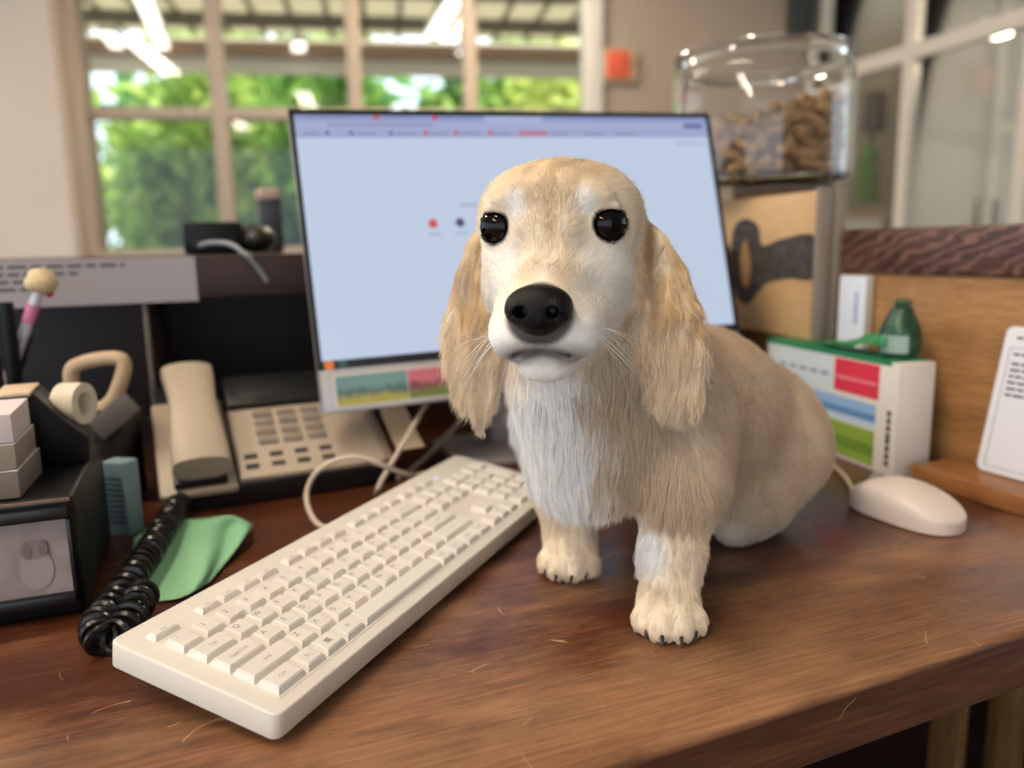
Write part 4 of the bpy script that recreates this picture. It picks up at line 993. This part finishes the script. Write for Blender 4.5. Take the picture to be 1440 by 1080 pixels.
EAR_R = np.array([[4.9, -1.7, .4, .5, .5], [5.7, -1.5, -1.0, 1.4, .9], [6.6, -.6, -3.2, 2.0, .8], [7.1, 1.0, -6.0, 2.45, .75], [7.5, 2.0, -8.9, 2.35, .75], [7.9, 2.4, -11.2, 1.9, .65], [8.1, 2.5, -12.5, 1.1, .5], [8.15, 2.5, -13.1, .1, .1]])
def ear(q, T):
    c = -q[:, 2]; x = -T[:, 2]
    f = lambda k: np.interp(c, x, T[:, k]).astype(q.dtype)
    da = q[:, 0] - f(0); db = q[:, 1] - f(1); hw = f(3); ht = f(4)
    # leathers are gently cupped and rippled
    db = db - 0.18 * (da / np.maximum(hw, .4)) ** 2 + 0.12 * np.sin(da * 2.6 + c * .5)
    k0 = np.sqrt((da / hw) ** 2 + (db / ht) ** 2)
    d = (k0 - 1) * ht * 0.9
    e = np.maximum(x[0] - c, c - x[-1])
    return np.maximum(d, e)
EYES = [np.array([-3.45, 3.62, -.45]), np.array([3.45, 3.62, -.45])]
def eye_dir(e):
    s = np.sign(e[0]); d = np.array([.30 * s, .95, .03]); return d / np.linalg.norm(d)
def head_sdf(q):
    d = ell(q, (0, -.9, -.1), (5.5, 6.2, 4.25))
    for s in (-1, 1): d = smin(d, ell(q, (s * 2.45, -.6, .25), (3.1, 4.3, 3.1)), .9)
    d = smin(d, ell(q, (0, 2.0, -.9), (4.75, 3.7, 4.0)), 1.0)
    for s in (-1, 1):
        d = smin(d, ell(q, (s * 2.9, 1.5, -4.0), (2.25, 3.4, 3.3)), 1.2)
    d = smin(d, cone(q, (0, 3.2, -4.0), (0, 8.9, -5.6), 3.1, 2.1), 1.3)
    for s in (-1, 1):
        d = smin(d, cone(q, (s * 1.65, 4.2, -6.0), (s * 1.45, 9.0, -6.75), 2.1, 1.85), .7)
    for s in (-1, 1): d = smin(d, cone(q, (s * .6, 3.2, -7.2), (s * .45, 8.4, -8.5), 2.0, 1.35), .5)
    for s in (-1, 1):   # brows
        d = smin(d, ell(q, (s * 2.55, 4.35, 1.25), (1.5, 1.05, .8)), .9)
    # furrow between the eyes, dip below the inner corners, mouth line
    d = smax(d, -cone(q, (0, 6.6, .8), (0, 7.4, -1.6), .9, .9), .9)
    for s in (-1, 1):
        d = smax(d, -ell(q, (s * 2.35, 6.6, -1.7), (.9, 1.0, .9)), .9)
        d = smax(d, -cone(q, (0, 11.0, -7.75), (s * 1.5, 10.1, -8.0), .12, .12), .3)
        d = smax(d, -cone(q, (s * 1.5, 10.1, -8.0), (s * 3.0, 7.6, -8.55), .12, .08), .3)
    for e in EYES:
        dr = eye_dir(e)
        d = smin(d, ell(q, e, (1.48, 1.46, 1.44)), .5)
        d = smin(d, cone(q, e + np.array([-.6, 1.0, .98]), e + np.array([.6, 1.0, .98]), .26, .26), .45)
        d = smax(d, -ell(q, e + dr * 1.35 + np.array([0, 0, -.08]), (1.07, 1.0, .97)), .16)
        d = smax(d, -ell(q, e, (1.385, 1.385, 1.385)), .05)
    return d / 100.0
U = np.array([0.68, 0.733, 0.0])
def paw(P, c, rz):
    """four toes on a pad; c is the paw centre on the desk"""
    c = np.array([c[0], c[1], 0.0]); f = np.array([math.sin(rz), -math.cos(rz), 0]); s = np.array([math.cos(rz), math.sin(rz), 0])
    d = ell(P, c + [0, 0, .017], (.021, .023, .017))
    for k, (a, b, r) in enumerate(((-.0165, .010, .0092), (-.0062, .0185, .0102), (.0062, .0185, .0102), (.0165, .010, .0092))):
        d = smin(d, ell(P, c + s * a + f * b + [0, 0, .0105], (r, r * 1.1, .0108)), .0035)
    return d
PAWS = [((.1065, .512), -.12), ((.0455, .612), -.25)]
def body_sdf(P):
    d = cone(P, (.046, .594, .262), (.083, .612, .175), .048, .064)
    d = smin(d, cone(P, (.088, .602, .148), (.160, .680, .118), .066, .070), .03)
    d = smin(d, cone(P, (.160, .680, .118), (.222, .738, .082), .070, .075), .03)
    d = smin(d, cone(P, (.047, .553, .175), (.055, .560, .112), .045, .040), .03)
    # near front leg
    d = smin(d, cone(P, (.126, .578, .140), (.124, .555, .095), .044, .035), .02)
    d = smin(d, cone(P, (.122, .552, .095), (.113, .536, .045), .030, .0215), .012)
    d = smin(d, cone(P, (.113, .536, .045), (.108, .521, .018), .0215, .020), .010)
    d = smin(d, paw(P, *PAWS[0]), .008)
    # far front leg
    d = smin(d, cone(P, (.046, .615, .130), (.045, .628, .075), .042, .031), .02)
    d = smin(d, cone(P, (.045, .628, .075), (.046, .621, .022), .027, .021), .012)
    d = smin(d, paw(P, *PAWS[1]), .008)
    # folded hind legs and tail
    d = smin(d, cone(P, (.238, .705, .076), (.212, .675, .045), .054, .040), .02)
    d = smin(d, cone(P, (.235, .695, .020), (.195, .662, .017), .020, .017), .012)
    d = smin(d, cone(P, (.190, .775, .075), (.150, .745, .045), .056, .038), .02)
    d = smin(d, cone(P, (.250, .795, .035), (.300, .860, .018), .022, .014), .015)
    return np.maximum(d, .0008 - P[:, 2])
def parts_sdf(P):
    q = to_head(P)
    return head_sdf(q), ear(q, EAR_L) / 100., ear(q, EAR_R) / 100., body_sdf(P)
def dog_sdf(P):
    h, l, r, b = parts_sdf(P)
    d = smin(h, b, .022)
    d = smin(d, l, .006)
    return smin(d, r, .006)

def surface_nets(fn, lo, hi, step, coarse=4):
    lo = np.asarray(lo, float); n = np.ceil((np.asarray(hi) - lo) / (step * coarse)).astype(int)
    ax = [lo[i] + (np.arange(n[i]) + .5) * step * coarse for i in range(3)]
    G = np.stack(np.meshgrid(*ax, indexing='ij'), -1).reshape(-1, 3).astype(np.float32)
    Dc = fn(G).reshape(n)
    F = np.repeat(np.repeat(np.repeat(Dc, coarse, 0), coarse, 1), coarse, 2).astype(np.float32)
    near = np.abs(F) < step * coarse * 1.9
    idx = np.argwhere(near)
    pts = (lo + (idx + .5) * step).astype(np.float32)
    vals = np.concatenate([fn(pts[i:i + 400000]) for i in range(0, len(pts), 400000)])
    F[near] = vals
    S = F < 0
    c = [S[a:S.shape[0] - 1 + a, b:S.shape[1] - 1 + b, e:S.shape[2] - 1 + e] for a in (0, 1) for b in (0, 1) for e in (0, 1)]
    tot = sum(x.astype(np.int8) for x in c)
    act = (tot > 0) & (tot < 8)
    cells = np.argwhere(act); vid = -np.ones(act.shape, np.int64); vid[act] = np.arange(len(cells))
    acc = np.zeros((len(cells), 3)); cnt = np.zeros(len(cells))
    offs = [np.array((a, b, e)) for a in (0, 1) for b in (0, 1) for e in (0, 1)]
    for o1 in offs:
        for o2 in offs:
            if (o2 - o1).sum() != 1 or (o2 - o1).min() < 0: continue
            i1 = cells + o1; i2 = cells + o2
            f1 = F[i1[:, 0], i1[:, 1], i1[:, 2]]; f2 = F[i2[:, 0], i2[:, 1], i2[:, 2]]
            m = (f1 < 0) != (f2 < 0)
            t = np.where(m, f1 / np.where(f1 == f2, 1, f1 - f2), 0)[:, None]
            acc += np.where(m[:, None], i1 + t * (o2 - o1), 0); cnt += m
    V = lo + (acc / cnt[:, None] + .5) * step
    faces = []
    for axis in range(3):
        a1, a2 = (axis + 1) % 3, (axis + 2) % 3
        sl0 = [slice(1, -1)] * 3; sl1 = [slice(1, -1)] * 3
        sl0[axis] = slice(0, S.shape[axis] - 1); sl1[axis] = slice(1, S.shape[axis])
        A = S[tuple(sl0)]; B = S[tuple(sl1)]
        for flip, mask in ((False, A & ~B), (True, ~A & B)):
            ii = np.argwhere(mask); off = np.array([1, 1, 1]); off[axis] = 0; ii = ii + off
            def cell(d1, d2):
                jj = ii.copy(); jj[:, a1] += d1; jj[:, a2] += d2; return vid[jj[:, 0], jj[:, 1], jj[:, 2]]
            q = np.stack([cell(-1, -1), cell(0, -1), cell(0, 0), cell(-1, 0)], 1)
            if flip: q = q[:, ::-1]
            faces.append(q)
    Q = np.concatenate(faces); Q = Q[(Q >= 0).all(1)]
    return V, Q
def grad(fn, P, e=4e-4):
    g = np.stack([fn(P + np.eye(3)[i] * e) - fn(P - np.eye(3)[i] * e) for i in range(3)], -1)
    return g / (np.linalg.norm(g, axis=1, keepdims=True) + 1e-9)
def quads_mesh(name, V, Q):
    me = bpy.data.meshes.new(name)
    me.vertices.add(len(V)); me.vertices.foreach_set('co', np.asarray(V, np.float32).ravel())
    me.loops.add(len(Q) * 4); me.loops.foreach_set('vertex_index', Q.ravel().astype(np.int32))
    me.polygons.add(len(Q)); me.polygons.foreach_set('loop_start', np.arange(0, len(Q) * 4, 4, dtype=np.int32))
    me.update(calc_edges=True); me.validate()
    me.polygons.foreach_set('use_smooth', np.ones(len(me.polygons), bool))
    return me
def vnoise(P, s, seed=0):
    """cheap smooth noise in -1..1"""
    r = np.random.default_rng(seed); out = 0
    for k in range(5):
        d = r.normal(size=3); d /= np.linalg.norm(d)
        out = out + np.sin((P @ d) * s * (0.7 + .35 * k) + r.uniform(0, 6.28))
    return out / 2.6
def sstep(a, b, x):
    t = np.clip((x - a) / (b - a), 0, 1); return t * t * (3 - 2 * t)

FAWN = np.array(srgb(236, 219, 194)[:3]); GOLD = np.array(srgb(230, 200, 154)[:3]); WHITE = np.array(srgb(250, 248, 245)[:3])
TAN = np.array(srgb(208, 184, 156)[:3]); INK = np.array(srgb(30, 24, 22)[:3]); DEEP = np.array(srgb(156, 116, 80)[:3])
def axis_dist(q, ey):
    v = q - ey; dr = eye_dir(ey); return np.linalg.norm(v - (v @ dr)[:, None] * dr, axis=1)
def coat(P):
    """colour of the coat at points, with weights of the zones (head, ears, body)"""
    h, l, r, b = parts_sdf(P); q = to_head(P)
    e = np.minimum(l, r)
    we = sstep(.004, -.001, e - np.minimum(h, b))
    wh = (1 - we) * sstep(.004, -.004, h - b)
    wb = 1 - we - wh
    n1 = vnoise(P, 120, 1); n2 = vnoise(P, 300, 2)
    mixc = lambda A, B, t: A + (B - A) * np.clip(t, 0, 1)[:, None]
    a, f, u = q[:, 0], q[:, 1], q[:, 2]
    # head
    C = np.broadcast_to(FAWN, P.shape).copy()
    C = mixc(C, GOLD, sstep(1.0, 3.8, u) * .55 * sstep(4.6, 2.6, np.abs(a)))
    C = mixc(C, GOLD, sstep(.5, .2, np.abs(a)) * sstep(-3, 0, u) * .6)
    C = mixc(C, TAN, sstep(1.6, .4, np.hypot(np.abs(a) - 1.0, u - 1.5)) * .55)
    C = mixc(C, WHITE, sstep(1.15, .3, np.hypot((np.abs(a) - 2.2) * 1.05, (u - .95) * .75)) * sstep(2, 4, f) * .85)
    C = mixc(C, WHITE, sstep(1.2, .3, np.abs(a - 0)) * sstep(-1.0, -3.2, u) * sstep(5.5, 7.5, f) * .35)
    C = mixc(C, WHITE, sstep(0, -2.6, u) * sstep(.6, 2.8, np.abs(a)) * .6)        # paler cheeks
    C = mixc(C, WHITE, sstep(-5.5, -7.5, u) * sstep(3, 6, f) * .75)            # lips and chin
    C = mixc(C, TAN, sstep(1.5, .4, np.hypot(np.abs(a) - 1.1, (u + 2.9))) * sstep(6, 8, f) * .5)
    C = mixc(C, C * .9, n1)
    C = mixc(C, TAN * .85, sstep(-3, 0, u) * sstep(3.4, 1.5, np.abs(a)) * np.clip(.25 + .55 * vnoise(q * [1, .3, .18], 4.2, 8), 0, .6))
    # dark lips and muzzle tip
    dl = np.hypot((u + 7.85 + .07 * a * a) * 1.15, np.maximum(0, np.abs(a) - 1.2) * .45)
    C = mixc(C, INK * 2.0, sstep(.6, .1, dl) * sstep(7.8, 9.0, f) * .7)
    C = mixc(C, INK * 3, sstep(1.5, .3, dl) * sstep(8.2, 9.8, f) * .5)
    C = mixc(C, INK * 1.5, sstep(2.15, 1.75, np.sqrt((a / 1.05) ** 2 + (f - 10.9) ** 2 + ((u + 5.5) / 1.0) ** 2)) * .9)
    for ey in EYES:
        pd = axis_dist(q, ey)
        C = mixc(C, INK, sstep(1.32, 1.14, pd) * sstep(3.6, 4.3, f) * (1 - .8 * sstep(.75, .95, u - ey[2])))
    # ears
    E = mixc(np.broadcast_to(GOLD, P.shape).copy(), FAWN, .45 + .5 * vnoise(P * [1, 1, .25], 420, 3))
    E = mixc(E, DEEP, np.clip(.28 + .4 * vnoise(P * [1, 1, .3], 300, 4), 0, .6))
    E = mixc(E, FAWN * 1.05, sstep(-6.0, -9, u) * .55)
    # body
    x, y, z = P[:, 0], P[:, 1], P[:, 2]
    Bc = mixc(np.broadcast_to(TAN, P.shape).copy(), FAWN, .25 + .14 * n1)
    Bc = mixc(Bc, GOLD, sstep(.155, .20, z) * sstep(.12, .2, x) * .5)
    along = (x - .083) * U[0] + (y - .605) * U[1]
    side = (x - .083) * U[1] - (y - .605) * U[0]
    bib = sstep(-.022, -.042, along + .008 * n1) * sstep(.052, .030, side + .008 * n2) * sstep(.205, .17, z)
    Bc = mixc(Bc, WHITE, bib)
    legs = sstep(.085, .06, z) * sstep(.16, .14, x)
    Bc = mixc(Bc, FAWN * 1.08, legs)
    Bc = mixc(Bc, WHITE, legs * sstep(.004, -.010, x - (.110 + .02 * n1 * .3)) * sstep(.03, .05, z) * (x > .085) * .9)
    Bc = mixc(Bc, WHITE, sstep(.035, .015, z) * (x > .15) * .25)
    out = C * wh[:, None] + E * we[:, None] + Bc * wb[:, None]
    return np.clip(out, .004, 1), wh, we, wb

dog = thing('dog', 'cream and fawn long-eared puppy with a white bib sitting on the desk', 'dog', tuple(c2w([.14, .62, 0.0])))
V, Q = surface_nets(dog_sdf, (-.075, .40, -.012), (.40, .90, .345), .0018)
for _ in range(2):
    d_ = dog_sdf(V); g_ = grad(dog_sdf, V); V = V - np.clip(d_, -.002, .002)[:, None] * g_ * .8
Cv, *_w = coat(V)
me = quads_mesh('body', c2w(V), Q)
ca = me.attributes.new('coat', 'FLOAT_COLOR', 'POINT'); ca.data.foreach_set('color', np.c_[Cv, np.ones(len(Cv))].astype(np.float32).ravel())
def coat_mat(name, rough, sheen=0.0, back=0.0):
    m = bpy.data.materials.new(name); m.use_nodes = True; nt = m.node_tree; b = nt.nodes['Principled BSDF']
    at = nt.nodes.new('ShaderNodeAttribute'); at.attribute_name = 'coat'
    nt.links.new(at.outputs['Color'], b.inputs['Base Color']); b.inputs['Roughness'].default_value = rough
    b.inputs['Specular IOR Level'].default_value = .2; b.inputs['Sheen Weight'].default_value = sheen
    return m
body = obj('body', me, coat_mat('coat_skin', .85), dog, world=True)

# fur: strands of unequal length that follow the lie of the coat
def make_fur(N):
    tri = np.concatenate([Q[:, [0, 1, 2]], Q[:, [0, 2, 3]]])
    A, B_, C_ = V[tri[:, 0]], V[tri[:, 1]], V[tri[:, 2]]
    ar = np.linalg.norm(np.cross(B_ - A, C_ - A), axis=1)
    cen = (A + B_ + C_) / 3
    _, wh, we, wb = coat(cen)
    wt = ar * (wh * 2.2 + we * 2.0 + wb * 1.3) * np.where(cen[:, 2] < .004, .1, 1)
    wt *= np.where((cen[:, 0] > .12) & (cen[:, 1] > .76), .4, 1)
    p = np.cumsum(wt); p /= p[-1]
    t = np.searchsorted(p, rng.random(N))
    r1, r2 = np.sqrt(rng.random(N)), rng.random(N)
    P = A[t] * (1 - r1)[:, None] + B_[t] * (r1 * (1 - r2))[:, None] + C_[t] * (r1 * r2)[:, None]
    nrm = grad(dog_sdf, P, 1e-3)
    col, wh, we, wb = coat(P)
    q = to_head(P); a, f, u = q[:, 0], q[:, 1], q[:, 2]
    x, y, z = P[:, 0], P[:, 1], P[:, 2]
    along = (x - .083) * U[0] + (y - .605) * U[1]; side = (x - .083) * U[1] - (y - .605) * U[0]
    # lie of the coat
    hd = np.stack([a * .10, -np.ones(N), .25 + .1 * (u + 3)], 1)
    hd[:, 2] = np.where(f > 4.5, .55, np.where(u < -3, -.35, .05))
    hd = hd @ HM
    ed = np.stack([.10 * np.sign(a) + .16 * np.sin(u * 1.1 + a * .9), -.05 * np.ones(N), -np.ones(N)], 1) @ HM
    bd = np.stack([U[0] * .5 * np.ones(N), U[1] * .5 * np.ones(N), -.9 * np.ones(N)], 1)
    bd[z < .09] *= [.35, .35, 1]
    front = sstep(-.02, -.045, along)
    bd = bd * (1 - front)[:, None] + np.array([.02, -.05, -1.0]) * front[:, None]
    D = hd * wh[:, None] + ed * we[:, None] + bd * wb[:, None]
    D = D + .16 * np.stack([vnoise(P, 160, 21), vnoise(P, 160, 22), vnoise(P, 160, 23)], 1)
    D -= (D * nrm).sum(1, keepdims=True) * nrm
    D /= np.linalg.norm(D, axis=1, keepdims=True) + 1e-9
    # length in metres
    Lh = .0034 + .0030 * sstep(3.5, -1.5, f)
    Lh = Lh - .0018 * sstep(7, 9.5, f)
    for ey in EYES:
        g = np.linalg.norm(q - ey, axis=1); Lh = np.where(g < 2.5, np.minimum(Lh, .0005 + .0026 * sstep(1.6, 2.5, g)), Lh)
    gn = np.sqrt((a / 1.1) ** 2 + (f - 10.9) ** 2 + (u + 5.4) ** 2); Lh = np.where(gn < 2.6, .0004 + .0012 * sstep(1.8, 2.6, gn), Lh)
    Le = .010 + .008 * sstep(-2, -9, u) - .007 * sstep(-11.0, -13.5, u)
    Le = np.where(u > -3, .009, Le)
    Lb = .0066 * np.ones(N)
    Lb = np.where(front > .3, .010 + .015 * front * sstep(.06, .10, z) * sstep(.24, .2, z), Lb)
    back_leg = sstep(.0, .022, (y - np.where(x > .085, .545, .63))) * sstep(.025, .05, z) * sstep(.13, .1, z) * (x < .15)
    Lb = Lb + .007 * back_leg
    Lb = np.where(z < .032, .0048, Lb)
    L = (Lh * wh + Le * we + Lb * wb) * rng.uniform(.6, 1.25, N)
    lift = (.22 * wh + .10 * we + .20 * wb) * rng.uniform(.5, 1.6, N)
    wild = rng.random(N) < .03
    lift = np.where(wild, lift + .25, lift); L = np.where(wild, L * 1.25, L)
    K = 5; s = np.linspace(0, 1, K)
    jit = rng.normal(size=(N, 3)) * .16
    sidev = np.cross(nrm, D)
    ph = vnoise(P, 200, 31) * 3 + rng.uniform(-.5, .5, N); amp = (we * .16 + wb * .05 + front * .06)
    pts = np.empty((N, K, 3))
    for k, sk in enumerate(s):
        off = D * sk + nrm * (lift * (sk - .45 * sk * sk))[:, None] + jit * (sk ** 1.6) + sidev * (amp * np.sin(ph + sk * 4.5) * sk)[:, None]
        pts[:, k] = P + off * L[:, None]
        # gravity on the free ends
        pts[:, k, 2] -= (L * .18 * sk ** 2) * (1 - wh)
    # neighbouring strands of the longer coat draw together into locks
    cw = np.clip(we * .55 + front * wb * .6 + back_leg * .5 + wb * .18, 0, .7)
    cell = np.floor((P + .003 * np.stack([vnoise(P, 260, 41), vnoise(P, 260, 42), vnoise(P, 260, 43)], 1)) / np.array([.0075, .0075, .011])).astype(np.int64)
    key_ = (cell[:, 0] * 73856093) ^ (cell[:, 1] * 19349663) ^ (cell[:, 2] * 83492791)
    _, inv = np.unique(key_, return_inverse=True); cn = np.bincount(inv)
    for k in range(1, K):
        mean = np.stack([np.bincount(inv, pts[:, k, i]) / cn for i in range(3)], 1)
        pts[:, k] += (mean[inv] - pts[:, k]) * (cw * s[k] ** 1.3)[:, None]
    pts[:, :, 2] = np.maximum(pts[:, :, 2], .0006)
    keep = np.ones(N, bool)
    for ey in EYES: keep &= (axis_dist(q, ey) > 1.16) | (f < 3.4)
    rad = (.00011 + .00004 * (we + wb)) * rng.uniform(.7, 1.2, N)
    col = np.clip(col * rng.uniform(.86, 1.16, N)[:, None], 0, 1)
    # finer clumping of light and dark streaks on the ears
    return pts[keep], rad[keep], col[keep]
def curves_obj(name, pts, rad, col, material, parent):
    N, K, _ = pts.shape
    cu = bpy.data.hair_curves.new(name); cu.add_curves([K] * N)
    cu.attributes['position'].data.foreach_set('vector', pts.astype(np.float32).ravel())
    ra = cu.attributes.get('radius') or cu.attributes.new('radius', 'FLOAT', 'POINT')
    taper = np.array([1, .95, .8, .55, .2])[:K] if K == 5 else np.linspace(1, .2, K)
    ra.data.foreach_set('value', (rad[:, None] * taper).astype(np.float32).ravel())
    at = cu.attributes.new('coat', 'FLOAT_COLOR', 'CURVE')
    at.data.foreach_set('color', np.c_[col, np.ones(N)].astype(np.float32).ravel())
    cu.materials.append(material)
    o = bpy.data.objects.new(name, cu); COL.objects.link(o)
    o.parent = parent; o.matrix_parent_inverse = parent_matrix(parent).inverted()
    return o
pts_, rad_, col_ = make_fur(FUR_N)
fur = curves_obj('fur', c2w(pts_), rad_, col_, coat_mat('coat_fur', .55), dog); fur['kind'] = 'stuff'

# whiskers
wp = []
for s in (-1, 1):
    for k in range(11):
        root = np.array([s * (2.6 + .25 * rng.random()), 7.2 + 1.6 * rng.random(), -6.0 - 1.4 * rng.random()])
        dirv = np.array([s * rng.uniform(.5, 1.0), -.35 + .3 * rng.random(), rng.uniform(-.75, -.05)]); dirv /= np.linalg.norm(dirv)
        Lw = rng.uniform(2.2, 4.6)
        wp.append([from_head(root + dirv * Lw * t + np.array([0, 0, -.9]) * (t * t) * Lw * .3) for t in np.linspace(0, 1, 7)])
for k in range(9):
    root = np.array([rng.uniform(-1.2, 1.2), 7.2 + rng.random(), -9.4]); dirv = np.array([rng.uniform(-.4, .4), .1, -1.0])
    Lw = rng.uniform(1.4, 3.2)
    wp.append([from_head(root + dirv * Lw * t) for t in np.linspace(0, 1, 7)])
wp = np.array(wp)
wk = curves_obj('whiskers', c2w(wp), np.full(len(wp), .00016), np.tile(WHITE, (len(wp), 1)), bpy.data.materials['coat_fur'], dog); wk['kind'] = 'stuff'

# nose leather
def nose_sdf(P):
    q = to_head(P)
    d = ell(q, (0, 10.75, -5.0), (1.9, 1.25, 1.15))
    d = smin(d, ell(q, (0, 10.9, -5.75), (1.25, 1.25, 1.05)), .5)
    for s in (-1, 1):
        d = smin(d, ell(q, (s * 1.15, 11.15, -5.35), (.78, .95, .8)), .35)
        d = smax(d, -cone(q, (s * .98, 12.35, -5.45), (s * .85, 11.0, -5.3), .40, .25), .18)
        d = smax(d, -cone(q, (s * 1.15, 12.2, -5.55), (s * 1.95, 11.4, -5.75), .20, .14), .15)
    d = smax(d, -cone(q, (0, 12.35, -5.5), (0, 12.1, -7.2), .12, .12), .25)
    return d / 100.
nc = from_head((0, 11, -5.3))
nV, nQ = surface_nets(nose_sdf, nc - .03, nc + .03, .0007)
for _ in range(2): nV = nV - nose_sdf(nV)[:, None] * grad(nose_sdf, nV)
obj('nose', quads_mesh('nose', c2w(nV), nQ), mat('nose_leather', srgb(17, 14, 14), .34, bump=.35, bscale=900, var=.3, vscale=60, spec=.16), dog, world=True, label='black leathery nose')
# eyes
for e in EYES:
    c = c2w(from_head(e))
    m = MB(); m.ell(c, (.0139,) * 3, 48)
    eo = obj('eye', m, mat('eye_dark', srgb(9, 5, 4), .05, spec=.28), dog, world=True, label='glossy dark brown eye')
# claws
for (c, rz) in PAWS:
    f = np.array([math.sin(rz), -math.cos(rz), 0]); s = np.array([math.cos(rz), math.sin(rz), 0]); c = np.array([c[0], c[1], 0])
    for a, b in ((-.0165, .018), (-.0062, .027), (.0062, .027), (.0165, .018)):
        p0 = c + s * a + f * b + [0, 0, .0085]; p1 = p0 + f * .004 + [0, 0, -.001]; p2 = p1 + f * .0035 + [0, 0, -.0045]
        m = MB(); m.tube([tuple(c2w(x)) for x in (p0, p1, p2)], [.0016, .0014, .0004], 8)
        obj('claw', m, mat('claw_dark', srgb(52, 42, 38), .35), dog, world=True)
